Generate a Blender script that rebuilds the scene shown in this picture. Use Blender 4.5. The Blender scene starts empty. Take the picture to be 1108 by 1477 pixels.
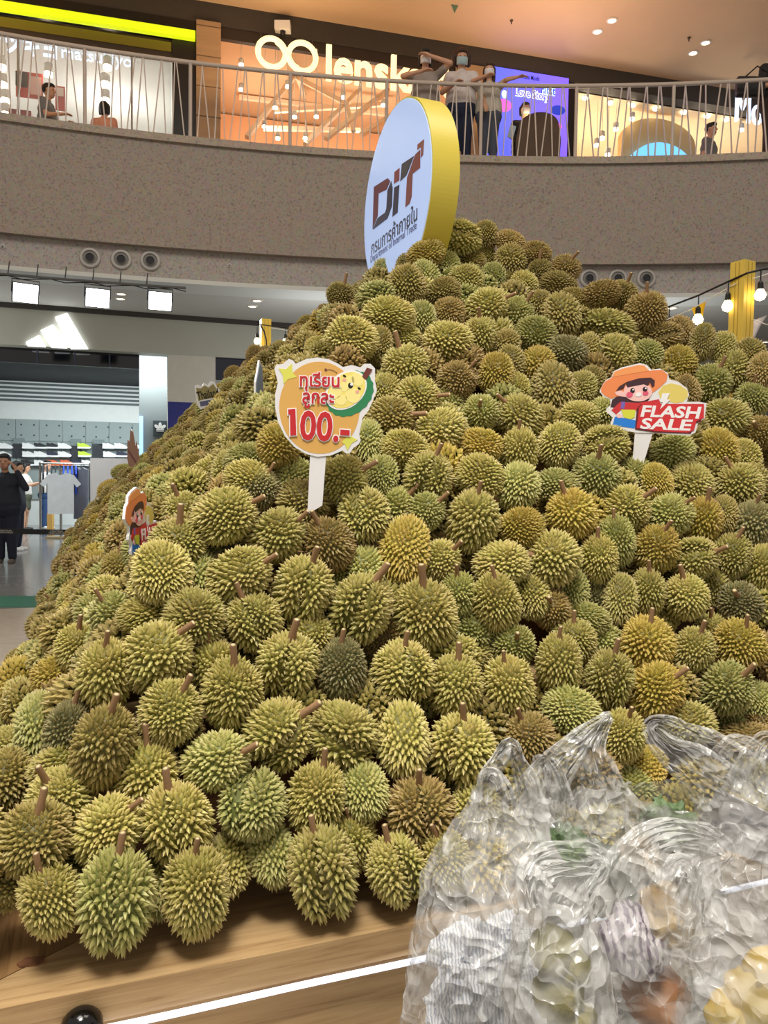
import bpy, bmesh, math, random
import numpy as np
from mathutils import Vector, Matrix, noise, kdtree

random.seed(11)
RNG = np.random.default_rng(5)
SC = bpy.context.scene
COL = SC.collection
PI = math.pi

# ------------------------------------------------------------------ camera
FPX, CXP, CYP = 1120.0, 554.0, 738.5
PITCH, ROLL, CAMZ = math.radians(2.75), math.radians(0.8), 1.45
cam_d = bpy.data.cameras.new('camera')
cam_d.sensor_fit = 'VERTICAL'
cam_d.sensor_height = 36.0
cam_d.sensor_width = 27.0
cam_d.lens = FPX / 1477.0 * 36.0
cam_d.clip_start = 0.05
cam_d.clip_end = 200
cam = bpy.data.objects.new('camera', cam_d)
COL.objects.link(cam)
cam.matrix_world = Matrix.Translation((0, 0, CAMZ)) @ Matrix.Rotation(PI / 2 - PITCH, 4, 'X') @ Matrix.Rotation(ROLL, 4, 'Z')
SC.camera = cam

# ------------------------------------------------------------------ world, lights, exposure
SC.view_settings.view_transform = 'Standard'
SC.view_settings.look = 'None'
SC.view_settings.gamma = 1.0
SC.view_settings.use_curve_mapping = False
SC.view_settings.exposure = 0.0
world = bpy.data.worlds.new('mall_air')
SC.world = world
world.use_nodes = True
bg = world.node_tree.nodes['Background']
bg.inputs[0].default_value = (1.0, 0.93, 0.84, 1)
bg.inputs[1].default_value = 0.46


def lamp(kind, name, loc, energy, color=(1, 1, 1), size=1.0, target=None, spot=60, sizey=None, blend=0.6):
    d = bpy.data.lights.new(name, kind)
    d.energy = energy
    d.color = color
    if kind == 'AREA':
        d.size = size
        if sizey:
            d.shape = 'RECTANGLE'
            d.size_y = sizey
    else:
        d.shadow_soft_size = size
    if kind == 'SPOT':
        d.spot_size = math.radians(spot)
        d.spot_blend = blend
    o = bpy.data.objects.new(name, d)
    COL.objects.link(o)
    o.location = loc
    if target is not None:
        o.rotation_euler = (Vector(target) - Vector(loc)).to_track_quat('-Z', 'Y').to_euler()
    return o


# the atrium's own ceiling lights, high over the void
lamp('AREA', 'atrium_light', (-1.5, -0.5, 11.5), 560, (1.0, 0.93, 0.82), 5.0, (0.2, 2.4, 1.0), sizey=4.0)
lamp('AREA', 'atrium_light', (3.5, 3.0, 12.0), 260, (1.0, 0.92, 0.8), 4.0, (1.5, 3.0, 1.0))
lamp('SPOT', 'atrium_spot', (-0.3, -1.6, 8.8), 2500, (1.0, 0.95, 0.87), 1.1, (0.1, 2.0, 0.75), 44, blend=0.9)


# ------------------------------------------------------------------ picture point to place
def ray(px, py):
    X, Y = (px - CXP) / FPX, -(py - CYP) / FPX
    c, s = math.cos(ROLL), math.sin(ROLL)
    X, Y = X * c - Y * s, X * s + Y * c
    return Vector((X, math.cos(PITCH) + Y * math.sin(PITCH), -math.sin(PITCH) + Y * math.cos(PITCH)))


CAM = Vector((0, 0, CAMZ))


def on_z(px, py, z):
    d = ray(px, py)
    return CAM + d * ((z - CAMZ) / d.z)


def on_plane(px, py, O, n):
    d = ray(px, py)
    return CAM + d * ((Vector(O) - CAM).dot(n) / d.dot(n))


def at_y(px, py, y):
    d = ray(px, py)
    return CAM + d * (y / d.y)


# ------------------------------------------------------------------ materials
def lin(c):
    return tuple(((x / 255.0) / 12.92 if x / 255.0 <= 0.04045 else ((x / 255.0 + 0.055) / 1.055) ** 2.4) for x in c)


MATS = {}


def mat(name, rgb=(200, 200, 200), rough=0.6, var=0.0, vscale=8.0, metal=0.0, emit=None, estr=0.0, bump=0.0, bscale=60.0, spec=0.5, stretch=None, rgb2=None, coat=0.0):
    if name in MATS:
        return MATS[name]
    m = bpy.data.materials.new(name)
    m.use_nodes = True
    nt = m.node_tree
    b = nt.nodes['Principled BSDF']
    c = lin(rgb)
    b.inputs['Base Color'].default_value = (*c, 1)
    b.inputs['Roughness'].default_value = rough
    b.inputs['Metallic'].default_value = metal
    b.inputs['Specular IOR Level'].default_value = spec
    b.inputs['Coat Weight'].default_value = coat
    if emit:
        b.inputs['Emission Color'].default_value = (*lin(emit), 1)
        b.inputs['Emission Strength'].default_value = estr
    if var > 0 or bump > 0 or rgb2:
        tc = nt.nodes.new('ShaderNodeTexCoord')
        mp = nt.nodes.new('ShaderNodeMapping')
        if stretch:
            mp.inputs['Scale'].default_value = stretch
        nt.links.new(tc.outputs['Object'], mp.inputs[0])
    if var > 0 or rgb2:
        n = nt.nodes.new('ShaderNodeTexNoise')
        n.inputs['Scale'].default_value = vscale
        n.inputs['Detail'].default_value = 5
        nt.links.new(mp.outputs[0], n.inputs['Vector'])
        r = nt.nodes.new('ShaderNodeValToRGB')
        c2 = lin(rgb2) if rgb2 else tuple(x * (1 - var) for x in c)
        c1 = c if rgb2 else tuple(min(1, x * (1 + var)) for x in c)
        r.color_ramp.elements[0].position = 0.33
        r.color_ramp.elements[0].color = (*c2, 1)
        r.color_ramp.elements[1].position = 0.67
        r.color_ramp.elements[1].color = (*c1, 1)
        nt.links.new(n.outputs['Fac'], r.inputs[0])
        nt.links.new(r.outputs[0], b.inputs['Base Color'])
    if bump > 0:
        n2 = nt.nodes.new('ShaderNodeTexNoise')
        n2.inputs['Scale'].default_value = bscale
        n2.inputs['Detail'].default_value = 4
        nt.links.new(mp.outputs[0], n2.inputs['Vector'])
        bp = nt.nodes.new('ShaderNodeBump')
        bp.inputs['Strength'].default_value = bump
        bp.inputs['Distance'].default_value = 0.02
        nt.links.new(n2.outputs['Fac'], bp.inputs['Height'])
        nt.links.new(bp.outputs[0], b.inputs['Normal'])
    MATS[name] = m
    return m


def glow(name, rgb, strength):
    return mat(name, rgb, 0.4, emit=rgb, estr=strength)


def terrazzo(name, base, dark):
    m = mat(name, base, 0.75)
    nt = m.node_tree
    b = nt.nodes['Principled BSDF']
    tc = nt.nodes.new('ShaderNodeTexCoord')
    v = nt.nodes.new('ShaderNodeTexVoronoi')
    v.inputs['Scale'].default_value = 26
    n = nt.nodes.new('ShaderNodeTexNoise')
    n.inputs['Scale'].default_value = 34
    n.inputs['Detail'].default_value = 6
    r = nt.nodes.new('ShaderNodeValToRGB')
    r.color_ramp.elements[0].position = 0.34
    r.color_ramp.elements[0].color = (*lin(dark), 1)
    r.color_ramp.elements[1].position = 0.46
    r.color_ramp.elements[1].color = (*lin(base), 1)
    nt.links.new(tc.outputs['Object'], v.inputs['Vector'])
    nt.links.new(tc.outputs['Object'], n.inputs['Vector'])
    nt.links.new(n.outputs['Fac'], r.inputs[0])
    mx = nt.nodes.new('ShaderNodeMix')
    mx.data_type = 'RGBA'
    mx.blend_type = 'MULTIPLY'
    mx.inputs[0].default_value = 0.18
    nt.links.new(r.outputs[0], mx.inputs[6])
    nt.links.new(v.outputs['Color'], mx.inputs[7])
    nt.links.new(mx.outputs[2], b.inputs['Base Color'])
    return m


def wood(name, a, c, axis_rot=0.0, rough=0.42):
    m = mat(name, a, rough)
    nt = m.node_tree
    b = nt.nodes['Principled BSDF']
    tc = nt.nodes.new('ShaderNodeTexCoord')
    mp = nt.nodes.new('ShaderNodeMapping')
    mp.vector_type = 'TEXTURE'
    mp.inputs['Rotation'].default_value = (0, 0, axis_rot)
    mp.inputs['Scale'].default_value = (1.0, 0.045, 0.045)
    n = nt.nodes.new('ShaderNodeTexNoise')
    n.inputs['Scale'].default_value = 2.6
    n.inputs['Detail'].default_value = 11
    n.inputs['Roughness'].default_value = 0.62
    n.inputs['Distortion'].default_value = 0.8
    r = nt.nodes.new('ShaderNodeValToRGB')
    e = r.color_ramp.elements
    e[0].position = 0.28
    e[0].color = (*lin(c), 1)
    e[1].position = 0.62
    e[1].color = (*lin(a), 1)
    mid = e.new(0.44)
    mid.color = (*lin(tuple(0.72 * p + 0.28 * q for p, q in zip(a, c))), 1)
    nt.links.new(tc.outputs['Object'], mp.inputs[0])
    nt.links.new(mp.outputs[0], n.inputs['Vector'])
    nt.links.new(n.outputs['Fac'], r.inputs[0])
    nt.links.new(r.outputs[0], b.inputs['Base Color'])
    bp = nt.nodes.new('ShaderNodeBump')
    bp.inputs['Strength'].default_value = 0.12
    bp.inputs['Distance'].default_value = 0.01
    nt.links.new(n.outputs['Fac'], bp.inputs['Height'])
    nt.links.new(bp.outputs[0], b.inputs['Normal'])
    return m


# ------------------------------------------------------------------ mesh building
class MB:
    def __init__(s):
        s.v, s.f, s.mi, s.cur = [], [], [], 0

    def add(s, vs, fs):
        o = len(s.v)
        s.v += [tuple(p) for p in vs]
        s.f += [tuple(i + o for i in f) for f in fs]
        s.mi += [s.cur] * len(fs)
        return s

    def box(s, lo, hi, M=None):
        x0, y0, z0 = lo
        x1, y1, z1 = hi
        vs = [Vector(p) for p in ((x0, y0, z0), (x1, y0, z0), (x1, y1, z0), (x0, y1, z0), (x0, y0, z1), (x1, y0, z1), (x1, y1, z1), (x0, y1, z1))]
        if M:
            vs = [M @ p for p in vs]
        return s.add(vs, [(0, 3, 2, 1), (4, 5, 6, 7), (0, 1, 5, 4), (1, 2, 6, 5), (2, 3, 7, 6), (3, 0, 4, 7)])

    def tube(s, pts, rad, n=8, cap=True, flat=None):
        pts = [Vector(p) for p in pts]
        if not hasattr(rad, '__len__'):
            rad = [rad] * len(pts)
        vs, fs = [], []
        prev = None
        for i, p in enumerate(pts):
            t = (pts[min(i + 1, len(pts) - 1)] - pts[max(i - 1, 0)])
            t = t.normalized() if t.length > 1e-9 else Vector((0, 0, 1))
            if prev is None:
                a = t.orthogonal().normalized()
            else:
                a = (prev - t * prev.dot(t))
                a = a.normalized() if a.length > 1e-6 else t.orthogonal().normalized()
            prev = a
            b = t.cross(a)
            for k in range(n):
                w = 2 * PI * k / n
                vs.append(p + (a * math.cos(w) + b * math.sin(w)) * rad[i])
        for i in range(len(pts) - 1):
            for k in range(n):
                fs.append((i * n + k, i * n + (k + 1) % n, (i + 1) * n + (k + 1) % n, (i + 1) * n + k))
        if cap:
            fs.append(tuple(range(n - 1, -1, -1)))
            fs.append(tuple((len(pts) - 1) * n + k for k in range(n)))
        return s.add(vs, fs)

    def ball(s, c, r, seg=12, ring=8, M=None):
        if not hasattr(r, '__len__'):
            r = (r, r, r)
        c = Vector(c)
        vs, fs = [], []
        for i in range(1, ring):
            th = PI * i / ring
            for k in range(seg):
                w = 2 * PI * k / seg
                q = Vector((r[0] * math.sin(th) * math.cos(w), r[1] * math.sin(th) * math.sin(w), r[2] * math.cos(th)))
                vs.append(c + (M @ q if M else q))
        q0, q1 = Vector((0, 0, r[2])), Vector((0, 0, -r[2]))
        vs += [c + (M @ q0 if M else q0), c + (M @ q1 if M else q1)]
        T, B = len(vs) - 2, len(vs) - 1
        for i in range(ring - 2):
            for k in range(seg):
                fs.append((i * seg + k, (i + 1) * seg + k, (i + 1) * seg + (k + 1) % seg, i * seg + (k + 1) % seg))
        for k in range(seg):
            fs.append((T, k, (k + 1) % seg))
            fs.append((B, (ring - 2) * seg + (k + 1) % seg, (ring - 2) * seg + k))
        return s.add(vs, fs)

    def capsule(s, p0, r0, p1, r1, n=10):
        s.tube([p0, p1], [r0, r1], n)
        s.ball(p0, r0, n, 6)
        s.ball(p1, r1, n, 6)
        return s

    def prism(s, poly, O, ex, ey, en, d0, d1):
        """polygon (2D list) in the plane O + x ex + y ey, from depth d0 to d1 along en"""
        O, ex, ey, en = Vector(O), Vector(ex), Vector(ey), Vector(en)
        n = len(poly)
        vs = [O + ex * x + ey * y + en * d0 for x, y in poly] + [O + ex * x + ey * y + en * d1 for x, y in poly]
        fs = [tuple(range(n - 1, -1, -1)), tuple(range(n, 2 * n))] + [(i, (i + 1) % n, n + (i + 1) % n, n + i) for i in range(n)]
        return s.add(vs, fs)

    def lathe(s, prof, c, ax=(0, 0, 1), n=16, cap=True):
        """profile (r, h) turned about axis ax through c"""
        ax = Vector(ax).normalized()
        a = ax.orthogonal().normalized()
        b = ax.cross(a)
        c = Vector(c)
        vs, fs = [], []
        for r, h in prof:
            for k in range(n):
                w = 2 * PI * k / n
                vs.append(c + ax * h + (a * math.cos(w) + b * math.sin(w)) * r)
        for i in range(len(prof) - 1):
            for k in range(n):
                fs.append((i * n + k, i * n + (k + 1) % n, (i + 1) * n + (k + 1) % n, (i + 1) * n + k))
        if cap and prof[0][0] > 1e-6:
            fs.append(tuple(range(n - 1, -1, -1)))
        if cap and prof[-1][0] > 1e-6:
            fs.append(tuple((len(prof) - 1) * n + k for k in range(n)))
        return s.add(vs, fs)

    def mesh(s, name, mats, smooth=False):
        me = bpy.data.meshes.new(name)
        me.from_pydata(s.v, [], s.f)
        for m in (mats if isinstance(mats, (list, tuple)) else [mats]):
            me.materials.append(m)
        if any(s.mi):
            me.polygons.foreach_set('material_index', s.mi)
        if smooth:
            me.polygons.foreach_set('use_smooth', [True] * len(me.polygons))
        me.update()
        return me

    def obj(s, name, mats, parent=None, smooth=False):
        return link(name, s.mesh(name, mats, smooth), parent)


def link(name, me, parent=None, M=None):
    o = bpy.data.objects.new(name, me)
    COL.objects.link(o)
    if parent is not None:
        o.parent = parent
        W = WORLD.get(parent.name)
        if W is not None:
            o.matrix_parent_inverse = W.inverted()
    if M is not None:
        o.matrix_basis = M
    return o


WORLD = {}


def tag(o, label, cat=None, group=None, kind=None):
    if label:
        o['label'] = label
    if cat:
        o['category'] = cat
    if group:
        o['group'] = group
    if kind:
        o['kind'] = kind
    return o


def thing(name, label, cat, loc=(0, 0, 0), group=None, kind=None):
    """an Empty at the thing's base; parts are built in world coordinates and keep their place"""
    o = bpy.data.objects.new(name, None)
    COL.objects.link(o)
    o.empty_display_size = 0.1
    o.location = loc
    WORLD[o.name] = Matrix.Translation(Vector(loc))
    return tag(o, label, cat, group, kind)


def struct(o, label=None):
    o['kind'] = 'structure'
    if label:
        o['label'] = label
    return o


def smooth_mod(me):
    me.polygons.foreach_set('use_smooth', [True] * len(me.polygons))


def text(name, s, m, parent, O, ex, ey, width=None, height=None, bold=0.0, depth=0.002, shear=0.0, space=1.0, center=True):
    """flat lettering as a mesh: fitted to a width and/or height, its middle at O"""
    cu = bpy.data.curves.new(name, 'FONT')
    cu.body = s
    cu.size = 1.0
    cu.offset = bold
    cu.shear = shear
    cu.space_character = space
    cu.resolution_u = 3
    cu.extrude = 0.01
    t = bpy.data.objects.new('tmp_text', cu)
    COL.objects.link(t)
    bpy.context.view_layer.update()
    me = bpy.data.meshes.new_from_object(t.evaluated_get(bpy.context.evaluated_depsgraph_get()))
    bpy.data.objects.remove(t)
    bpy.data.curves.remove(cu)
    co = np.zeros(len(me.vertices) * 3)
    me.vertices.foreach_get('co', co)
    co = co.reshape(-1, 3)
    lo, hi = co.min(0), co.max(0)
    w, h = hi[0] - lo[0], hi[1] - lo[1]
    if width and height:
        sx, sy = width / w, height / h
    elif width:
        sx = sy = width / w
    else:
        sx = sy = height / h
    ex, ey = Vector(ex).normalized(), Vector(ey).normalized()
    en = ex.cross(ey).normalized()
    c = np.array([(lo[0] + hi[0]) / 2, (lo[1] + hi[1]) / 2])
    X, Y, Z = (co[:, 0] - c[0]) * sx, (co[:, 1] - c[1]) * sy, co[:, 2] / 0.01 * depth / 2 + depth / 2
    P = np.array(O)[None] + X[:, None] * np.array(ex)[None] + Y[:, None] * np.array(ey)[None] + Z[:, None] * np.array(en)[None]
    me.vertices.foreach_set('co', P.ravel())
    me.materials.clear()
    me.materials.append(m)
    me.name = name
    me.update()
    return link(name, me, parent)


def remesh(me, voxel, smooth=True, iters=2):
    """close overlapping limbs into one continuous skin"""
    o = bpy.data.objects.new('tmp_remesh', me)
    COL.objects.link(o)
    md = o.modifiers.new('r', 'REMESH')
    md.mode = 'VOXEL'
    md.voxel_size = voxel
    sm = o.modifiers.new('s', 'SMOOTH')
    sm.iterations = iters
    sm.factor = 0.5
    bpy.context.view_layer.update()
    out = bpy.data.meshes.new_from_object(o.evaluated_get(bpy.context.evaluated_depsgraph_get()))
    mats = list(me.materials)
    bpy.data.objects.remove(o)
    bpy.data.meshes.remove(me)
    out.materials.clear()
    for m in mats:
        out.materials.append(m)
    if smooth:
        smooth_mod(out)
    return out


# ------------------------------------------------------------------ the stand's own frame: U along its front, V into the depth
TH = math.radians(20.5)
C0 = Vector((-0.978, 1.456, 0))
UU = Vector((math.cos(TH), math.sin(TH), 0))
VV = Vector((-math.sin(TH), math.cos(TH), 0))
ZZ = Vector((0, 0, 1))
PLAT = 0.35
WU, WV = 4.4, 8.4


def P(u, v, z=0.0):
    return C0 + UU * u + VV * v + ZZ * z


def uv_of(p):
    r = p - C0
    return r.dot(UU), r.dot(VV)


M_STAND = Matrix((( UU.x, VV.x, 0, C0.x), (UU.y, VV.y, 0, C0.y), (0, 0, 1, 0), (0, 0, 0, 1)))
# ================================================================== THE MALL
CONC = terrazzo('concrete_band', (162, 148, 136), (132, 119, 110))
CONC2 = terrazzo('concrete_kerb', (178, 162, 146), (148, 134, 120))
CONC3 = terrazzo('concrete_low', (176, 167, 160), (144, 134, 127))
PLASTER = mat('ceiling_paint', (196, 194, 186), 0.8, var=0.02, vscale=2)
WARMCEIL = mat('upper_ceiling_paint', (208, 176, 140), 0.85, var=0.02, vscale=1.5)
DARKTRIM = mat('dark_trim', (62, 58, 54), 0.6, var=0.05)
BLACK = mat('black_panel', (14, 14, 16), 0.45, var=0.1)
WHITE = mat('white_paint', (232, 230, 226), 0.6, var=0.015)
CREAM = mat('cream_wall', (214, 210, 196), 0.75, var=0.02)
BEIGE = mat('beige_stone', (172, 142, 108), 0.6, var=0.08, vscale=3, stretch=(0.4, 0.4, 2.5))

# ---- circle of the balcony edge through three measured points
def circle3(a, b, c):
    ax, ay, bx, by, cx, cy = *a, *b, *c
    d = 2 * (ax * (by - cy) + bx * (cy - ay) + cx * (ay - by))
    ux = ((ax * ax + ay * ay) * (by - cy) + (bx * bx + by * by) * (cy - ay) + (cx * cx + cy * cy) * (ay - by)) / d
    uy = ((ax * ax + ay * ay) * (cx - bx) + (bx * bx + by * by) * (ax - cx) + (cx * cx + cy * cy) * (bx - ax)) / d
    return ux, uy, math.hypot(ax - ux, ay - uy)


Z2 = 6.2
a3 = [on_z(30, 168, Z2), on_z(700, 226, Z2), on_z(1100, 221, Z2)]
BX, BY, BR = circle3(*[(p.x, p.y) for p in a3])


def arc(r, ang, z):
    return Vector((BX + r * math.sin(ang), BY + r * math.cos(ang), z))


def ang_of(p):
    return math.atan2(p.x - BX, p.y - BY)


A0, A1 = ang_of(Vector((-9.5, math.sqrt(max(1, BR ** 2 - (9.5 + BX) ** 2)) + BY, 0))), ang_of(Vector((9.5, math.sqrt(max(1, BR ** 2 - (9.5 - BX) ** 2)) + BY, 0)))


def arc_band(r0, r1, z0, z1, n=64, a0=None, a1=None):
    a0 = A0 if a0 is None else a0
    a1 = A1 if a1 is None else a1
    mb = MB()
    vs, fs = [], []
    for i in range(n + 1):
        a = a0 + (a1 - a0) * i / n
        vs += [arc(r0, a, z0), arc(r1, a, z0), arc(r1, a, z1), arc(r0, a, z1)]
    for i in range(n):
        for k in range(4):
            fs.append((i * 4 + k, i * 4 + (k + 1) % 4, (i + 1) * 4 + (k + 1) % 4, (i + 1) * 4 + k))
    fs += [(0, 1, 2, 3), (n * 4 + 3, n * 4 + 2, n * 4 + 1, n * 4)]
    mb.add(vs, fs)
    return mb


struct(arc_band(BR, BR + 0.7, 4.64, 6.1).obj('wall_balcony', CONC, smooth=False), 'curved grey concrete front of the upper gallery')
struct(arc_band(BR - 0.05, BR + 0.7, 6.1, 6.2).obj('trim_1', CONC2), 'pale concrete kerb under the gallery railing')
struct(arc_band(BR + 0.12, BR + 0.7, 4.22, 4.64).obj('trim_2', CONC3), 'lower recessed concrete band with round air nozzles')
struct(arc_band(BR + 0.06, BR + 0.7, 4.16, 4.22).obj('trim_3', mat('white_edge', (206, 206, 200), 0.6)), 'white edge strip under the concrete band')
struct(arc_band(BR + 0.4, BR + 16, 4.2, 4.28).obj('ceiling', PLASTER), 'grey painted ceiling over the ground floor')
struct(arc_band(BR + 0.5, BR + 16, 6.02, 6.18).obj('floor_upper', mat('upper_floor', (150, 136, 120), 0.4)), 'upper gallery floor')

# ---- ground floor with separate polished tiles where it shows
fl = struct(MB().box((-24, -6, -0.12), (20, 30, -0.012)).obj('floor', mat('floor_base', (120, 118, 114), 0.5)), 'grey polished mall floor')
TILE = [mat('floor_tile_%d' % k, c, 0.16, var=0.05, vscale=14, spec=0.6) for k, c in enumerate(((150, 149, 146), (158, 156, 152), (143, 143, 141)))]
TILEB = mat('floor_tile_beige', (196, 184, 168), 0.22, var=0.05, vscale=10)
GREENM = mat('green_floor', (30, 110, 82), 0.5, var=0.04)
tm = MB().box((0.004, 0.004, -0.02), (0.896, 0.896, 0)).mesh('floor_tile', TILE[0])
tmb = MB().box((0.004, 0.004, -0.02), (0.896, 0.896, 0)).mesh('floor_tile', TILEB)
for i in range(-15, 8):
    for j in range(-3, 24):
        c = P(i * 0.9, j * 0.9) + (UU + VV) * 0.45
        if c.y < 0.5 or c.y > 22 or c.x < -13 or c.x > 1.5 or (i >= 0 and i < 4 and j >= 0 and j < 9):
            continue
        if abs(math.atan2(c.x + 1.2, c.y)) > 0.62:
            continue
        o = link('floor_tile', tmb if c.y < 8.3 else tm, fl, Matrix.Translation(P(i * 0.9, j * 0.9)) @ Matrix.Rotation(TH, 4, 'Z'))
        if c.y >= 8.3:
            o.material_slots[0].link = 'OBJECT'
            o.material_slots[0].material = TILE[(i * 7 + j * 3) % 3]
gm0, gm1 = on_z(20, 873, 0), on_z(20, 853, 0)
tag(MB().box((-3.2, 0, 0), (1.3, 0.72, 0.006), Matrix.Translation(on_z(28, 876, 0)) @ Matrix.Rotation(0.06, 4, 'Z')).obj('floor_mat', GREENM), 'flat green mat lying on the polished floor', 'mat')

# ---- upper ceiling and beam line over the shop fronts
O2 = Vector((-3.45, 14.17, 0))
E2 = Vector((math.cos(math.radians(15)), math.sin(math.radians(15)), 0))
N2 = Vector((-E2.y, E2.x, 0))
M2 = Matrix(((E2.x, N2.x, 0, O2.x), (E2.y, N2.y, 0, O2.y), (0, 0, 1, 0), (0, 0, 0, 1)))
struct(MB().box((-14, -6.5, 9.8), (18, 8, 10.0), M2).obj('ceiling_upper', WARMCEIL), 'warm lit smooth ceiling over the upper gallery')
struct(MB().box((-14, 0, 9.42), (18, 0.35, 9.8), M2).obj('trim_4', DARKTRIM), 'dark beam along the top of the shop fronts')


class Plane:
    def __init__(s, O, e):
        s.O, s.e = Vector(O), Vector(e)
        s.n = Vector((-e.y, e.x, 0))
        s.M = Matrix(((e.x, s.n.x, 0, O[0]), (e.y, s.n.y, 0, O[1]), (0, 0, 1, 0), (0, 0, 0, 1)))

    def sz(s, px, py, d=0.0):
        p = on_plane(px, py, s.O + s.n * d, s.n)
        return (p - s.O).dot(s.e), p.z

    def rect(s, x0, y0, x1, y1, d=0.0):
        s0 = s.sz(x0, (y0 + y1) / 2, d)[0]
        s1 = s.sz(x1, (y0 + y1) / 2, d)[0]
        z1 = s.sz((x0 + x1) / 2, y0, d)[1]
        z0 = s.sz((x0 + x1) / 2, y1, d)[1]
        return s0, s1, z0, z1

    def box(s, x0, y0, x1, y1, d0, d1):
        s0, s1, z0, z1 = s.rect(x0, y0, x1, y1, d0)
        return MB().box((s0, d0, z0), (s1, d1, z1), s.M)

    def pt(s, sx, d, z):
        return s.M @ Vector((sx, d, z))

    def poly(s, pts, d0, d1):
        return MB().prism([s.sz(x, y, d0) for x, y in pts], s.O, s.e, ZZ, s.n, d1, d0)


P2 = Plane(O2, E2)
ZC = 9.6
sM0 = P2.sz(-60, 100)[0] - 3
sM1 = P2.sz(247, 120)[0]
sB1 = P2.sz(283, 120)[0]
sL0 = P2.sz(318, 120)[0]
sL1 = P2.sz(657, 120)[0]
sS0 = P2.sz(702, 150)[0]
sS1 = P2.sz(830, 150)[0]
sR1 = P2.sz(1108, 150)[0] + 5


def lbox(pl, s0, s1, d0, d1, z0, z1, name, m, parent=None):
    return MB().box((s0, d0, z0), (s1, d1, z1), pl.M).obj(name, m, parent)


# pharmacy-like shop: white room, black portal, lime band
WALLW = mat('shop_white', (222, 226, 224), 0.7, var=0.02)
struct(lbox(P2, sM0, sM1 + 0.3, 4.4, 4.5, Z2, 9.75, 'wall_shop_white', WALLW))
struct(lbox(P2, sM1 + 0.02, sM1 + 0.14, 0.3, 4.4, Z2, 9.75, 'wall_shop_side', WALLW))
struct(lbox(P2, sM0, sM1 + 0.3, 0.36, 4.4, 8.95, 9.0, 'ceiling_shop', mat('shop_ceiling', (206, 204, 198), 0.8)))
zl0, zl1 = P2.sz(283, 61.5)[1], P2.sz(283, 50.5)[1]
portal = struct(lbox(P2, sM0, sB1, -0.02, 0.3, zl1, 9.42, 'wall_portal', BLACK), 'black panelled fascia over the white shop')
lbox(P2, sM1 + 0.02, sB1, -0.02, 0.3, Z2, zl1, 'portal_post', BLACK, portal)
lbox(P2, sM0, sM1, 0.0, 0.12, zl0 - 0.22, zl0 - 0.06, 'portal_soffit', mat('olive_soffit', (120, 110, 30), 0.6), portal)
lbox(P2, sM0, sM1 + 0.02, 0.02, 0.1, zl0 - 0.32, zl0 - 0.22, 'door_head', mat('bronze_dark', (58, 50, 44), 0.5), portal)
tag(lbox(P2, sM0, sB1 - 0.02, -0.14, -0.02, zl0, zl1, 'light_band', glow('lime_glow', (206, 226, 20), 0.9)), 'glowing lime green light band across the black fascia', 'light band')
glass = mat('shop_glass', (235, 240, 240), 0.03)
_nt = glass.node_tree
_b = _nt.nodes['Principled BSDF']
_b.inputs['Alpha'].default_value = 0.12
win = struct(lbox(P2, sM0, sM1, 0.16, 0.18, Z2, zl0 - 0.32, 'window_1', glass), 'tall glass front of the white shop')
for px in (26, 190):
    s_ = P2.sz(px, 120, 0.1)[0]
    lbox(P2, s_ - 0.015, s_ + 0.015, 0.1, 0.2, Z2, zl0 - 0.32, 'window_mullion', mat('steel_thin', (150, 146, 138), 0.4), win)
pil = struct(lbox(P2, sB1, sL0, -0.1, 0.6, Z2, 9.42, 'wall_pillar', BEIGE), 'beige stone pillar between two lit shops')
for k in range(1, 7):
    lbox(P2, sB1 - 0.005, sL0 + 0.005, -0.108, -0.1, Z2 + k * 0.52, Z2 + k * 0.52 + 0.012, 'stone_joint', mat('joint', (110, 88, 64), 0.8), pil)

# peach shop with white lattice
PEACH = mat('peach_wall', (226, 178, 136), 0.75, var=0.03, vscale=1.2)
struct(lbox(P2, sL0 - 0.1, sL1 + 0.1, 4.2, 4.3, Z2, 9.75, 'wall_peach', PEACH), 'peach back wall of the lattice shop')
struct(lbox(P2, sL0 - 0.02, sL0, 0.3, 4.2, Z2, 9.75, 'wall_peach_side', PEACH))
struct(lbox(P2, sL1 + 0.1, sL1 + 0.18, 0.3, 4.2, Z2, 9.75, 'wall_peach_end', PEACH))
struct(lbox(P2, sL0, sL1, 0.02, 0.12, 9.22, 9.42, 'trim_5', mat('bronze_head', (44, 36, 32), 0.5)), 'dark door head of the lattice shop')
struct(lbox(P2, sL1, sS0, -0.05, 0.4, Z2, 9.42, 'wall_stone_pier', BEIGE), 'beige stone pier beside the blue screen')

# screen wall and right-hand shop
struct(lbox(P2, sS0 - 0.02, sS1, 0.02, 0.4, Z2, 9.42, 'wall_screen', BLACK), 'black surround of the blue screen')
CREAMW = mat('cream_shop', (238, 218, 186), 0.75, var=0.02)
struct(lbox(P2, sS1, sR1, 4.4, 4.5, Z2, 9.75, 'wall_cream_shop', CREAMW), 'cream back wall of the gift shop')
struct(lbox(P2, sS1 - 0.1, sS1, 0.3, 4.4, Z2, 9.75, 'wall_cream_side', CREAMW))
struct(lbox(P2, sS1, sR1, 0.3, 4.4, 9.42, 9.5, 'ceiling_cream', CREAMW))

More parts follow.
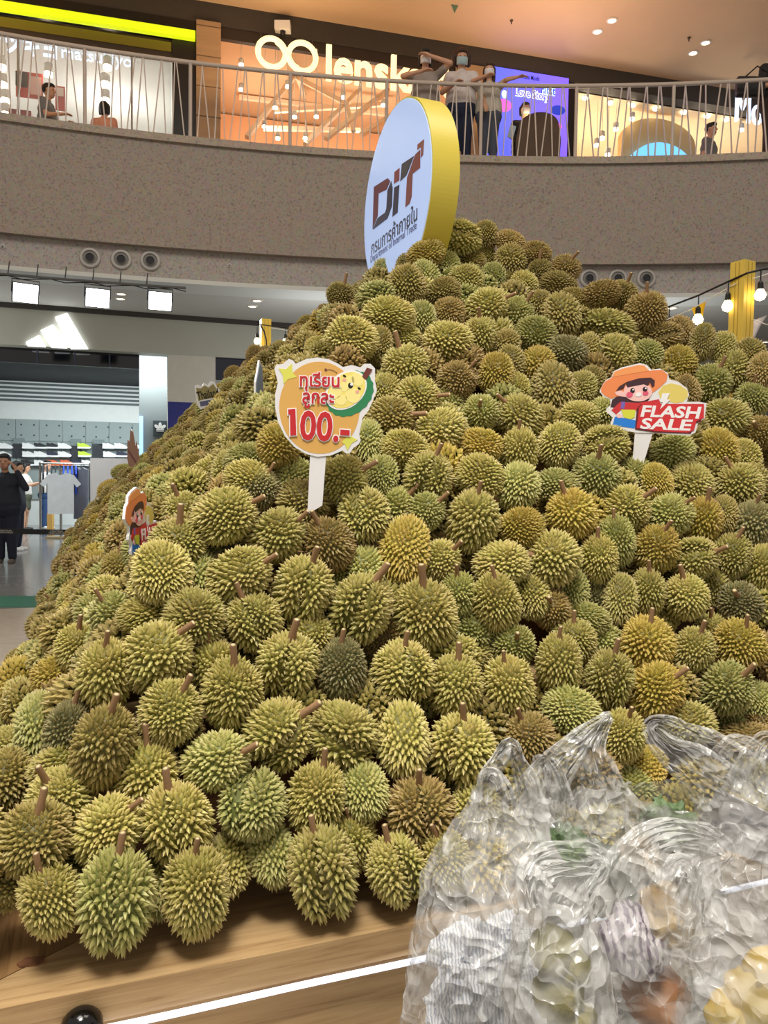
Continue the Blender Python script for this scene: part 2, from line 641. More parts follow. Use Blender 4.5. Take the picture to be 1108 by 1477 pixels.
# ---- ground floor shop with the three-stripe mark
O1 = Vector((on_z(0, 436, 4.2).x, on_z(0, 436, 4.2).y, 0))
_q = on_z(390, 465, 4.2)
E1 = Vector((_q.x - O1.x, _q.y - O1.y, 0)).normalized()
P1 = Plane(O1, E1)
HEAD = mat('shop_header', (188, 188, 174), 0.6, var=0.02, vscale=2)
zh0 = P1.sz(150, 505)[1]
s_a, s_b = -4.0, P1.sz(1108, 480)[0] + 3
struct(lbox(P1, s_a, s_b, 0, 0.4, zh0, 4.2, 'wall_shop_header', HEAD), 'pale header over the sports shop')
struct(lbox(P1, s_a, s_b, -0.06, 0.0, 4.12, 4.2, 'trim_6', DARKTRIM), 'dark slot trim between header and ceiling')
s1_ = P1.sz(201, 600)[0]
s2_ = P1.sz(243, 560)[0]
s3_ = P1.sz(311, 550)[0]
DB = 8.0
struct(lbox(P1, s_a, s3_ + 6, DB, DB + 0.1, 0, 4.2, 'wall_shop_back', mat('shop_back', (216, 220, 216), 0.7, var=0.02)), 'white back wall of the sports shop')
struct(lbox(P1, s_a, s3_ + 6, 0.4, DB, 3.75, 3.8, 'ceiling_shop_dark', mat('night_ceiling', (12, 16, 26), 0.7)), 'black ceiling of the sports shop')
struct(lbox(P1, s2_, s3_, 0.02, 0.5, 0, zh0, 'wall_cream_pier', CREAM), 'cream pier beside the sports shop')
nz = P1.sz(262, 580)[1]
struct(lbox(P1, s2_ - 0.01, s3_ + 0.01, 0.0, 0.02, 0, nz, 'trim_7', mat('navy_panel', (38, 44, 128), 0.5)), 'navy blue panel on the foot of the cream pier')
struct(lbox(P1, s3_, s3_ + 8, 0.1, 0.2, P1.sz(330, 548)[1], zh0, 'window_2', mat('night_glass', (10, 18, 44), 0.08, spec=0.7)), 'dark blue upper window beside the cream pier')
struct(lbox(P1, s3_, s3_ + 8, 0.08, 0.3, 0, P1.sz(330, 548)[1], 'wall_grey_infill', mat('grey_infill', (170, 174, 172), 0.6)))
struct(lbox(P1, P1.sz(201, 560, 1.2)[0], P1.sz(241, 560, 1.2)[0], 1.2, 1.6, 0, 3.75, 'wall_inner_pier', mat('inner_pier', (130, 138, 137), 0.6)), 'grey pier inside the sports shop')
struct(lbox(P1, s_a, P1.sz(201, 510, 0.3)[0], 0.3, 0.34, P1.sz(100, 527, 0.3)[1], zh0, 'window_3', mat('night_glass2', (8, 12, 20), 0.08, spec=0.7)), 'dark clerestory strip over the sports shop entrance')
cl = bpy.data.objects['window_3']
for px in (54, 108, 158):
    s_ = P1.sz(px, 510, 0.29)[0]
    lbox(P1, s_ - 0.012, s_ + 0.012, 0.27, 0.3, P1.sz(100, 527, 0.3)[1], zh0, 'mullion', mat('mullion_blue', (46, 56, 76), 0.4), cl)
# wall bands (stripes) and peg board
bw = bpy.data.objects['wall_shop_back']
for k, y in enumerate((556.5, 562.5, 568.5, 574.5, 580)):
    r = P1.rect(0, y - 1.6, 195, y + 1.6, DB)
    lbox(P1, s_a, P1.sz(201, 560, DB)[0] + 2, DB - 0.02, DB, r[2], r[3], 'wall_stripe', mat('stripe_grey', (84, 92, 94), 0.6), bw)
zp1, zp0 = P1.sz(100, 607, DB)[1], P1.sz(100, 720, DB)[1]
PEG = mat('peg_board', (140, 152, 150), 0.6, var=0.02)
x_ = -10
while x_ < 205:
    sA, sB = P1.sz(x_, 640, DB)[0], P1.sz(x_ + 33.5, 640, DB)[0]
    for (za, zb) in ((zp1 - 0.56, zp1), (zp0, zp1 - 0.57)):
        pb = lbox(P1, sA + 0.006, sB - 0.006, DB - 0.06, DB - 0.01, za, zb, 'peg_panel', PEG, bw)
    x_ += 33.5
hole = mat('peg_hole', (52, 60, 62), 0.7)
hb = MB()
for i in range(26):
    for j in range(3):
        s_ = P1.sz(-6, 640, DB)[0] + i * 0.305
        hb.box((s_ - 0.02, DB - 0.066, zp1 - 0.16 - j * 0.27), (s_ + 0.02, DB - 0.06, zp1 - 0.12 - j * 0.27), P1.M)
tag(hb.obj('peg_holes', hole, bw), None, kind='stuff')
struct(MB().box((4, 24, 0), (24, 24.2, 4.3)).obj('wall_far', mat('far_wall', (150, 150, 146), 0.7)), 'far grey wall of the ground floor')

# ---- lamps that light the shops and the gallery
for s_ in (sM1 - 1.2, sM1 - 4.0):
    lamp('POINT', 'shop_lamp_and_fill', P2.pt(s_, 2.4, 8.2), 95, (1.0, 0.98, 0.93), 0.4)
for s_ in (sL0 + 1.2, sL1 - 1.2):
    lamp('POINT', 'shop_lamp_and_fill', P2.pt(s_, 2.6, 8.6), 75, (1.0, 0.84, 0.66), 0.4)
for s_ in (sS1 + 1.4, sS1 + 4.2):
    lamp('POINT', 'shop_lamp_and_fill', P2.pt(s_, 1.6, 7.6), 130, (1.0, 0.86, 0.66), 0.4)
for s_ in (0.5, 3.0, 5.5):
    if s_ < 4:
        lamp('AREA', 'shop_lamp_and_fill', P1.pt(s_ - 0.6, 1.0, 3.7), 75, (0.9, 0.97, 1.0), 1.5, P1.pt(s_, 4.5, 0.8))  # unseen front fill, added to brighten the shirt facing out
    lamp('AREA', 'shop_lamp_and_fill', P1.pt(s_, 5.2, 3.7), 210, (0.88, 0.97, 1.0), 2.4, P1.pt(s_, 6.2, 0.6))
for sx in (-4, 1, 6):
    lamp('AREA', 'gallery_light', P2.pt(sx, -1.6, 7.6), 70, (1.0, 0.68, 0.4), 1.6, P2.pt(sx, -2.2, 9.8))
for px in (-60, 480, 900):
    c = at_y(px, 500, 13.5)
    lamp('POINT', 'ground_light', (c.x, 12.2, 3.0), 55, (0.95, 0.98, 1.0), 0.4)
# ================================================================== THE STEPPED STAND
WOODA = wood('plank_wood', (194, 162, 118), (142, 108, 70), TH)
WOODB = wood('plank_wood_side', (158, 122, 80), (108, 76, 44), TH + PI / 2)
WOODC = wood('tier_wood', (142, 104, 66), (88, 60, 36), TH)
st = thing('display_stand', 'stepped wooden display stand under the durian heap', 'stand', P(WU / 2, WV / 2))


def sprism(poly, z0, z1):
    return MB().prism(poly, C0, UU, VV, ZZ, z0, z1)


BW = 0.42
sprism([(0.03, 0.03), (WU - 0.03, 0.03), (WU - 0.03, WV - 0.03), (0.03, WV - 0.03)], 0, PLAT - 0.055).obj('base', WOODA, st)
G = 0.0035
sprism([(0.05, 0), (WU, 0), (WU - BW, BW - G), (0.73, BW - G)], PLAT - 0.05, PLAT).obj('plank', WOODA, st)
sprism([(0, 0), (0.05 - 2 * G, 0), (0.73 - 2 * G, BW), (BW, BW), (BW, WV - BW), (0, WV)], PLAT - 0.05, PLAT - 0.0008).obj('plank', WOODB, st)
sprism([(WU, 2 * G), (WU, WV), (WU - BW, WV - BW), (WU - BW + G, BW)], PLAT - 0.05, PLAT - 0.0008).obj('plank', WOODB, st)
sprism([(BW, BW), (WU - BW, BW), (WU - BW, WV - BW), (BW, WV - BW)], PLAT - 0.06, PLAT - 0.004).obj('deck', WOODC, st)
sprism([(0, 0), (WU, 0), (WU, 0.02), (0, 0.02)], PLAT - 0.075, PLAT - 0.05).obj('edge_board', WOODA, st)
# glowing tube under the front edge
led = MB()
led.tube([P(u, -0.006 + 0.0025 * math.sin(u * 9), PLAT - 0.087 + 0.002 * math.sin(u * 5)) for u in np.linspace(0.28, WU - 0.1, 60)], 0.0075, 8)
led.obj('led_tube', glow('led_white', (232, 238, 255), 1.4), st, smooth=True)
TIERS = [(0.82, 0.37, 0.41), (1.21, 0.60, 0.68), (1.61, 0.92, 1.10), (2.0, 1.26, 1.46), (2.32, 1.75, 1.90)]
zb = PLAT - 0.01
for zt, v0, u0 in TIERS:
    t = sprism([(u0 + 0.03, v0 + 0.03), (WU - u0 - 0.03, v0 + 0.03), (WU - u0 - 0.03, WV - u0 - 0.03), (u0 + 0.03, WV - u0 - 0.03)], zb, zt - 0.025).obj('tier', WOODC, st)
    sprism([(u0, v0), (WU - u0, v0), (WU - u0, WV - u0), (u0, WV - u0)], zt - 0.025, zt).obj('tier_shelf', WOODA, t)
    zb = zt - 0.02
tag(MB().prism([(0, 0), (0.034, -0.006), (0.05, 0.006), (0.044, 0.022), (0.012, 0.028), (-0.006, 0.012)], on_z(28, 1396, PLAT), UU, VV, ZZ, 0, 0.005).obj('wood_chip', mat('chip_brown', (120, 78, 50), 0.8, var=0.15, vscale=60)), 'small flat brown wood chip on the front plank corner', 'wood chip')

# black rounded plug at the end of the light tube
pk = on_plane(118, 1484, P(0, -0.02), VV)
bk = MB()
bk.lathe([(0.0, 0.035), (0.018, 0.033), (0.034, 0.024), (0.042, 0.008), (0.043, -0.012), (0.034, -0.03), (0.0, -0.034)], pk, -VV, 24)
plug = thing('light_plug', 'glossy black rounded plug on the end of the light tube', 'plug', pk)
bk.obj('plug_body', mat('gloss_black', (12, 11, 12), 0.12, spec=0.6), plug, smooth=True)
MB().lathe([(0.0, 0.037), (0.008, 0.0365), (0.010, 0.034)], pk + UU * 0.006, -VV, 12).obj('plug_cap', mat('grey_cap', (150, 150, 150), 0.3), plug)

# ================================================================== DURIANS
FV = ([-3, 0.0, 0.1, 0.25, 0.4, 0.5, 0.65, 0.9, 1.1, 1.4, 1.8, 2.2, 20], [-4, 0.42, 0.56, 0.82, 1.03, 1.20, 1.43, 1.70, 1.93, 2.25, 2.50, 2.62, 2.62])
LU = ([-3, 0.0, 0.25, 0.45, 0.6, 0.9, 1.2, 1.55, 1.85, 2.2, 20], [-4, 0.42, 0.73, 1.03, 1.25, 1.50, 1.83, 2.20, 2.42, 2.60, 2.62])


def surf(u, v):
    return np.minimum(np.minimum(np.interp(v, *FV), np.interp(u, *LU)), np.minimum(np.interp(WU - 0.16 - u, *LU), np.interp(WV - v, *LU)))


def hit_pile(px, py, r):
    d = np.array(ray(px, py))
    t = np.linspace(0.9, 11, 6000)
    p = np.array(CAM)[None] + t[:, None] * d[None]
    rel = p[:, :2] - np.array(C0)[None, :2]
    u, v = rel @ np.array(UU)[:2], rel @ np.array(VV)[:2]
    h = surf(u, v)
    inside = (u > -0.02) & (u < WU + 0.02) & (v > -0.03)
    g = np.where(inside, np.maximum(h, PLAT + r), PLAT + r * 0.0 - 9)
    below = (p[:, 2] <= g)
    if below.any():
        return Vector(p[np.argmax(below)])
    gap = np.where(inside, p[:, 2] - h, 9)
    return Vector(p[np.argmin(gap)])


ROWS = """
73 1297 86 105 110 y
170 1295 112 142 88 g2
50 1212 106 100 80 o
12 1270 70 55 n o
155 1198 102 88 40 y
140 1248 60 45 n y
85 1155 110 66 120 y
10 1128 86 84 115 o
211 1120 100 105 88 y
258 1185 100 115 108 y2
228 1272 48 62 n g
282 1285 95 128 90 y
328 1248 76 96 n y
365 1160 98 98 n g2
455 1150 82 105 75 y
392 1232 62 82 n g
466 1257 98 125 105 y2
512 1215 70 84 105 y
525 1140 72 86 n g
571 1254 84 92 108 y2
606 1168 102 92 93 b2
668 1080 100 92 90 y2
580 1067 82 108 n y
493 1060 102 94 n y2
643 1240 74 86 113 y
688 1165 72 74 n y
762 1065 84 68 112 b
645 1120 80 50 n g
312 1098 92 84 15 g
400 1057 82 110 35 y2
245 1030 92 88 60 y
335 1000 88 98 86 y
307 965 78 92 98 y
415 958 90 86 82 y2
492 968 72 90 90 a
447 922 60 54 93 y
367 895 86 78 118 y2
280 890 90 82 n y
222 945 102 96 40 y
150 975 82 102 86 y
147 1078 88 124 75 o
97 1055 64 88 75 a
58 1048 68 102 n g
82 975 68 60 n m
30 1010 46 64 n y
112 935 64 64 86 y
27 955 40 38 60 o
65 945 58 46 86 g
62 905 50 42 95 o
213 888 72 50 n y
137 885 56 40 70 g
166 890 42 36 125 g
107 868 46 48 n y
5 1010 42 62 n g
8 1052 38 44 n g
18 1078 52 44 n y
90 1110 46 40 n y
582 795 74 100 n m
632 810 52 64 40 y
722 812 82 68 n y
717 872 72 86 96 y
614 890 96 98 95 y
660 860 54 62 92 g
520 878 88 100 62 y2
527 822 64 66 n g
682 912 48 40 60 g
580 968 92 80 84 y2
657 990 80 86 84 y
675 945 58 46 n y
732 993 76 90 98 y
713 935 54 46 n y
740 932 48 46 f g
550 920 42 44 n b
537 942 40 60 n g
798 806 70 86 172 y
800 765 52 46 n y
824 743 74 66 108 m
804 700 62 52 n g
860 688 70 60 85 g
917 685 50 48 n g
948 695 42 60 n m
955 672 50 30 n y
997 696 66 54 -40 y
1066 701 70 62 112 y
901 734 64 72 35 y
964 745 62 68 42 g
1014 754 56 70 80 m
1042 742 44 54 n o
1083 757 60 68 78 a
889 782 56 72 97 g
945 792 68 66 65 m
1000 806 66 62 22 y2
1052 804 58 66 70 y
1074 815 46 62 n y
1099 823 50 74 75 y
1106 782 36 36 n y
862 808 60 68 90 y
936 855 52 66 90 y
960 882 30 44 n y
991 861 64 60 102 y
1029 845 38 46 -90 y
1068 872 70 58 f a
824 852 40 52 n g
864 864 48 60 88 a
895 864 38 64 n y
842 892 46 32 n g
795 880 54 68 f b
766 861 44 48 n y
807 960 68 88 92 y
826 925 44 36 88 y
864 925 52 44 88 g
879 980 70 86 80 y2
935 930 78 72 85 m
1000 938 60 64 70 y
1067 932 78 68 75 m
1030 915 44 42 100 y
945 995 74 84 38 m
1003 1005 46 46 80 y
1046 993 72 78 42 g
1094 1012 54 60 n g
823 1024 86 66 n g
897 1062 68 78 72 y
990 1043 80 64 n y
1049 1052 48 50 n g
1100 1047 46 48 n b
1078 1072 62 36 n b
868 1095 50 60 n y
880 1132 40 34 88 y
932 1109 60 68 n m
907 1136 30 28 n g
235 827 86 88 n y
257 783 62 42 85 y
324 745 92 82 28 y
292 800 46 44 n g
334 792 48 46 85 a
399 772 84 76 35 y
474 788 76 78 115 b
437 725 62 38 70 o
466 740 56 40 n m
527 745 76 78 n y2
495 692 70 68 28 y
548 688 48 56 n g
425 692 48 52 n g
372 703 72 54 55 a
345 832 98 76 30 y
437 852 88 94 72 y2
290 832 40 52 n g
472 885 36 46 n g
484 842 28 36 n g
561 603 70 62 10 o
600 573 64 62 5 y
645 583 42 46 n g
636 622 72 64 200 y
693 597 60 52 f g
752 603 68 64 135 y
583 650 68 62 n y
693 643 62 52 n m
748 652 56 68 90 y
805 642 62 66 n y
528 640 42 58 n g
617 690 72 74 70 y2
692 686 72 66 n y
748 702 64 68 n g
612 740 58 56 40 g
570 735 36 38 48 g
682 752 78 86 80 y
750 762 64 60 n m
810 456 58 64 n o
858 450 48 40 n y
875 473 82 52 n y2
932 450 62 56 90 b
888 436 46 38 n o
956 489 62 40 n b2
983 482 42 50 n b
1013 495 36 56 n o
1042 502 40 46 n y
1056 535 54 60 n y
1082 512 46 46 n o
1102 536 44 54 n b
1025 557 58 62 65 g
978 527 54 56 n m
934 514 48 46 n g
886 513 66 54 -60 y2
816 512 58 54 n a
772 483 60 56 n g
846 507 32 48 n o
800 562 62 78 n o
836 562 46 56 n y
855 553 44 50 n o
776 530 58 58 n m
833 602 56 50 n y
870 597 42 42 n g
872 642 66 60 188 y2
971 651 62 54 n g
990 565 42 46 n b
1046 604 68 60 180 y
1085 577 54 50 85 g
1034 648 62 62 -70 m
1073 660 38 42 n y
1096 625 46 60 f b
1004 625 34 42 n o
738 377 48 46 n o
736 349 46 30 n b
773 366 36 30 n b
778 393 38 38 90 o
814 390 52 38 55 b
755 413 40 46 190 y
805 410 50 28 n o
793 423 38 28 n o
828 434 38 30 n o
866 425 58 28 n b
898 426 40 34 70 o
777 441 40 40 n o
743 455 50 56 50 g
734 525 44 54 n o
730 498 44 44 n o
627 328 46 52 90 o
663 343 62 50 n y2
702 340 28 30 n o
613 368 56 42 n m
677 378 52 38 n o
697 370 34 38 -60 y
711 401 34 36 n g
673 407 52 50 n y
701 443 64 54 25 y
586 411 56 56 n o
613 400 38 40 n g
640 422 48 42 n o
647 453 48 46 n b
559 456 76 58 n y
582 488 48 44 n y
645 495 70 64 n y
691 485 54 54 90 y
585 528 72 56 110 y
610 460 36 40 n g
645 385 32 34 n g
557 398 40 46 n g
590 385 38 36 90 o
494 425 42 32 80 o
525 428 46 46 n o
494 452 50 46 n g
468 455 28 32 n b
508 488 72 64 n y
452 488 46 44 n y
447 470 34 30 n o
431 485 32 34 n b
463 505 46 38 n y
427 512 42 32 n o
503 520 46 30 n y
404 513 30 30 n b
555 568 46 50 n y
544 500 32 42 n o
658 550 56 60 45 b
714 540 56 58 n m
742 562 44 42 -45 y
383 515 34 32 n b
367 512 26 28 n b
337 543 28 30 n b
359 537 28 34 n b
340 562 28 28 n o
364 555 26 34 n o
350 581 34 26 n o
350 602 50 34 n y
384 598 42 60 n g
316 624 32 30 n y
348 636 62 50 20 y
357 664 58 48 n g
400 643 50 70 20 m
312 643 36 38 n o
276 655 36 32 n o
285 674 42 36 n o
305 683 38 36 n y
331 681 34 40 n y
360 690 54 40 n y
242 672 36 32 n o
255 715 54 44 n g
265 738 62 50 110 y
290 703 38 32 n o
225 698 38 30 n o
177 681 32 24 n g
160 712 38 38 n m
183 707 28 34 n o
150 747 42 36 n o
172 757 34 30 n y
177 783 38 36 n o
132 773 38 26 n b
138 791 42 30 n o
142 820 52 50 n m
172 825 40 46 88 o
118 858 46 52 n m
160 855 58 42 n y
97 818 42 36 88 o
82 900 36 32 n o
82 875 32 30 130 o
110 775 32 30 n b
210 730 40 34 n o
212 760 38 34 n o
208 795 36 34 n g
"""

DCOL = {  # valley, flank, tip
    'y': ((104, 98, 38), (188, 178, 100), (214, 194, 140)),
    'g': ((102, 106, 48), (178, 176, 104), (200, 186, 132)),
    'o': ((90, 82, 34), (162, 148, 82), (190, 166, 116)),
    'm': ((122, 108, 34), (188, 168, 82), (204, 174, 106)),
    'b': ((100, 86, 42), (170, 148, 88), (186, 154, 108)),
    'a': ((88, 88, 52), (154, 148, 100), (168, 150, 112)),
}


def durian_mat(key):
    v, f, t = (lin(c) for c in DCOL[key])
    m = bpy.data.materials.new('durian_skin_' + key)
    m.use_nodes = True
    nt = m.node_tree
    b = nt.nodes['Principled BSDF']
    b.inputs['Roughness'].default_value = 0.5
    b.inputs['Specular IOR Level'].default_value = 0.4
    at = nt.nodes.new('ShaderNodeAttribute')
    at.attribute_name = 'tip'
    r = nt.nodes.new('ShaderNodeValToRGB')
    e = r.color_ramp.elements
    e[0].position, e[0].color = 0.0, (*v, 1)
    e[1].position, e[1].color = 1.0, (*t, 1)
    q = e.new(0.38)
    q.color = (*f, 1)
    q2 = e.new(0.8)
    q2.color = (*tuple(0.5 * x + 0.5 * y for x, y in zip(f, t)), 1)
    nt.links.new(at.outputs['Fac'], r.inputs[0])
    # patchy ripening, different on every fruit
    oi = nt.nodes.new('ShaderNodeObjectInfo')
    at2 = nt.nodes.new('ShaderNodeAttribute')
    at2.attribute_name = 'fruit'
    add = nt.nodes.new('ShaderNodeMath')
    nt.links.new(oi.outputs['Random'], add.inputs[0])
    nt.links.new(at2.outputs['Fac'], add.inputs[1])
    tc = nt.nodes.new('ShaderNodeTexCoord')
    vm = nt.nodes.new('ShaderNodeVectorMath')
    nt.links.new(tc.outputs['Object'], vm.inputs[0])
    cmb = nt.nodes.new('ShaderNodeCombineXYZ')
    mul = nt.nodes.new('ShaderNodeMath')
    mul.operation = 'MULTIPLY'
    mul.inputs[1].default_value = 37
    nt.links.new(add.outputs[0], mul.inputs[0])
    nt.links.new(mul.outputs[0], cmb.inputs[0])
    nt.links.new(cmb.outputs[0], vm.inputs[1])
    n = nt.nodes.new('ShaderNodeTexNoise')
    n.inputs['Scale'].default_value = 2.6
    n.inputs['Detail'].default_value = 3
    nt.links.new(vm.outputs[0], n.inputs['Vector'])
    hsv = nt.nodes.new('ShaderNodeHueSaturation')
    mr = nt.nodes.new('ShaderNodeMapRange')
    mr.inputs[1].default_value, mr.inputs[2].default_value = 0.3, 0.7
    mr.inputs[3].default_value, mr.inputs[4].default_value = 0.490, 0.510
    nt.links.new(n.outputs['Fac'], mr.inputs[0])
    nt.links.new(mr.outputs[0], hsv.inputs['Hue'])
    mr2 = nt.nodes.new('ShaderNodeMapRange')
    mr2.inputs[3].default_value, mr2.inputs[4].default_value = 0.82, 1.12
    fr = nt.nodes.new('ShaderNodeMath')
    fr.operation = 'FRACT'
    nt.links.new(mul.outputs[0], fr.inputs[0])
    nt.links.new(fr.outputs[0], mr2.inputs[0])
    nt.links.new(mr2.outputs[0], hsv.inputs['Value'])
    nt.links.new(r.outputs[0], hsv.inputs['Color'])
    nt.links.new(hsv.outputs[0], b.inputs['Base Color'])
    return m


DM = {k: durian_mat(k) for k in DCOL}


def durian_arrays(seed, nsp, sides, sub, lobed):
    rg = np.random.default_rng(seed)
    bm = bmesh.new()
    bmesh.ops.create_icosphere(bm, subdivisions=sub, radius=1.0)
    bv = np.array([v.co for v in bm.verts])
    bf = [tuple(v.index for v in f.verts) for f in bm.faces]
    bm.free()
    lob = rg.uniform(0.02, 0.12, 5)
    ph = rg.uniform(0, 2 * PI)
    off = Vector(rg.uniform(-20, 20, 3))
    pear = rg.uniform(-0.08, 0.08)
    bend = rg.uniform(-0.10, 0.10, 2)

    def shape(d):
        th = np.arccos(np.clip(d[:, 2], -1, 1))
        fi = np.arctan2(d[:, 1], d[:, 0])
        r = np.ones(len(d))
        s = np.sin(th)
        for k in range(5):
            dd = (fi - ph - k * 2 * PI / 5 + PI) % (2 * PI) - PI
            r += lob[k] * np.exp(-(dd / 0.42) ** 2) * s ** 1.5
        r -= 0.05 * np.cos(0) * (np.abs(d[:, 2]) ** 8)
        r += pear * d[:, 2]
        if lobed:
            r -= 0.24 * np.exp(-(fi / 0.20) ** 2) * s
            r += 0.10 * np.exp(-((fi - 0.62) / 0.4) ** 2) * s + 0.08 * np.exp(-((fi + 0.62) / 0.4) ** 2) * s
        r += np.array([0.05 * noise.noise(Vector(x) * 1.3 + off) for x in d])
        p = d * r[:, None]
        p[:, 0] += bend[0] * (d[:, 2] ** 2)
        p[:, 1] += bend[1] * (d[:, 2] ** 2)
        return p

    V = [shape(bv) * 0.93]
    T = [np.zeros(len(bv))]
    F = list(bf)
    i = np.arange(nsp) + 0.5
    phi = np.arccos(1 - 2 * i / nsp)
    lam = PI * (1 + 5 ** 0.5) * i
    sp = math.sqrt(4 * PI / nsp)
    d = np.stack([np.cos(lam) * np.sin(phi), np.sin(lam) * np.sin(phi), np.cos(phi)], 1)
    d += rg.normal(0, sp * 0.16, d.shape)
    d /= np.linalg.norm(d, axis=1)[:, None]
    base = shape(d)
    e = 0.02
    a = np.cross(d, np.tile([[0.13, 0.31, 0.94]], (nsp, 1)))
    a /= np.linalg.norm(a, axis=1)[:, None]
    b = np.cross(d, a)
    da, db = shape((d + a * e) / np.linalg.norm(d + a * e, axis=1)[:, None]) - base, shape((d + b * e) / np.linalg.norm(d + b * e, axis=1)[:, None]) - base
    nrm = np.cross(da, db)
    nrm /= np.linalg.norm(nrm, axis=1)[:, None]
    nrm *= np.sign((nrm * d).sum(1))[:, None]
    hgt = (1.08 if nsp > 300 else 0.85) * sp * rg.uniform(0.52, 0.86, nsp) * (1.0 - 0.3 * np.abs(d[:, 2]) ** 6)
    rad = sp * 0.64
    rot = rg.uniform(0, 2 * PI, nsp)
    o = len(bv)
    for k in range(sides):
        w = rot + 2 * PI * k / sides
        V.append(base + (a * np.cos(w)[:, None] + b * np.sin(w)[:, None]) * rad - nrm * (0.075 + sp * 0.10))
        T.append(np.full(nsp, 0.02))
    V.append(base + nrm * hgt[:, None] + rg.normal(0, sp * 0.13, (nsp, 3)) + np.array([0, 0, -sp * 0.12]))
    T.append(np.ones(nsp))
    for j in range(nsp):
        for k in range(sides):
            F.append((o + k * nsp + j, o + ((k + 1) % sides) * nsp + j, o + sides * nsp + j))
    V = np.concatenate(V)
    lo, hi = V.min(0), V.max(0)
    V = (V - (lo + hi) / 2) / (hi - lo)
    return V, F, np.concatenate(T)


def mesh_from(name, V, F, attrs):
    me = bpy.data.meshes.new(name)
    me.from_pydata(V.tolist() if hasattr(V, 'tolist') else V, [], F)
    for k, arr in attrs.items():
        at = me.attributes.new(k, 'FLOAT', 'POINT')
        at.data.foreach_set('value', np.asarray(arr, dtype=np.float32))
    me.update()
    return me


HUSK, HUSK2 = [], []
for k in range(8):
    V, F, T = durian_arrays(40 + k, (530, 470, 570, 440)[k % 4], 4 + k % 2, 3, False)
    HUSK.append(mesh_from('durian_husk', V, F, {'tip': T, 'fruit': np.zeros(len(V))}))
for k in range(4):
    V, F, T = durian_arrays(80 + k, (520, 470)[k % 2], 4 + k % 2, 3, True)
    HUSK2.append(mesh_from('durian_husk', V, F, {'tip': T, 'fruit': np.zeros(len(V))}))
for me in HUSK + HUSK2:
    me.materials.append(DM['y'])
STEMM = mat('durian_stem', (150, 116, 82), 0.75, var=0.22, vscale=30)
STEMC = mat('durian_stem_cut', (222, 196, 150), 0.7)
STEMS = []
for k in range(3):
    mb = MB()
    bx, by = (0.15, -0.1, 0.0)[k], (0.0, 0.12, 0.05)[k]
    mb.tube([(0, 0, -0.35), (0, 0, 0.0), (bx * 0.4, by * 0.4, 0.45), (bx, by, 0.94), (bx, by, 1.0)], [0.24, 0.2, 0.165, 0.175, 0.16], 8, cap=False)
    mb.cur = 1
    mb.lathe([(0.16, 0), (0.0, 0.012)], (bx, by, 1.0), (0, 0, 1), 8)
    me = mb.mesh('durian_stem', [STEMM, STEMC], True)
    STEMS.append(me)

CNAME = {'y': 'yellowish', 'g': 'greenish', 'o': 'olive', 'm': 'golden', 'b': 'brownish', 'a': 'greyish'}
ANCH = [((468, 640), 'around the round price sign'), ((935, 655), 'beside the facing sale sign'), ((660, 345), 'on the summit by the lightbox'),
        ((200, 800), 'near the turned sale sign'), ((520, 1010), 'on the bare tier shelf'), ((1080, 520), 'by the yellow post'), ((385, 560), 'near the edge-on white card'),
        ((140, 1310), 'on the plank by its mitred corner'), ((470, 1270), 'at the front of the bare plank'), ((880, 1090), 'behind the tall bag handles'), ((690, 1170), 'next to the plastic bags')]
items = []
for ln in ROWS.split('\n'):
    q = ln.split()
    if len(q) < 6:
        continue
    x, y, w, h = (float(k) for k in q[:4])
    items.append([x, y, w, h, q[4], q[5][0], q[5].endswith('2')])
pos, dia = [], []
for it in items:
    x, y, w, h = it[:4]
    r = 0.075
    for _ in range(3):
        p = hit_pile(x, y, r)
        dep = (p - CAM).dot(ray(CXP, CYP).normalized())
        r = 0.46 * h * dep / FPX
    sw, sh = 1.07 * w * dep / FPX, 1.07 * h * dep / FPX
    g = math.sqrt(sw * sh)
    back = 0.0
    if g < 0.135:
        k = 0.145 / g
        back = min(0.10, 0.035 + (0.135 - g) * 1.1)
        sw, sh = sw * k * (1 + back / dep), sh * k * (1 + back / dep)
    elif g > 0.215:
        pass
    asp = sw / sh
    if asp > 1.45:
        sh = sw / 1.45
    if asp < 0.66:
        sw = sh * 0.66
    d = (p - CAM).normalized()
    pos.append(p + d * back)
    dia.append((sw, sh))
# fruits that would sink into one another: the hidden one moves back along its sight line
N_ = len(pos)
for _ in range(5):
    for i in range(N_):
        for j in range(i + 1, N_):
            D = pos[j] - pos[i]
            need = 0.40 * (math.sqrt(dia[i][0] * dia[i][1]) + math.sqrt(dia[j][0] * dia[j][1]))
            if D.length < need:
                k = i if dia[i][0] * dia[i][1] < dia[j][0] * dia[j][1] else j
                pos[k] = pos[k] + (pos[k] - CAM).normalized() * min(0.02, (need - D.length) * 0.5)

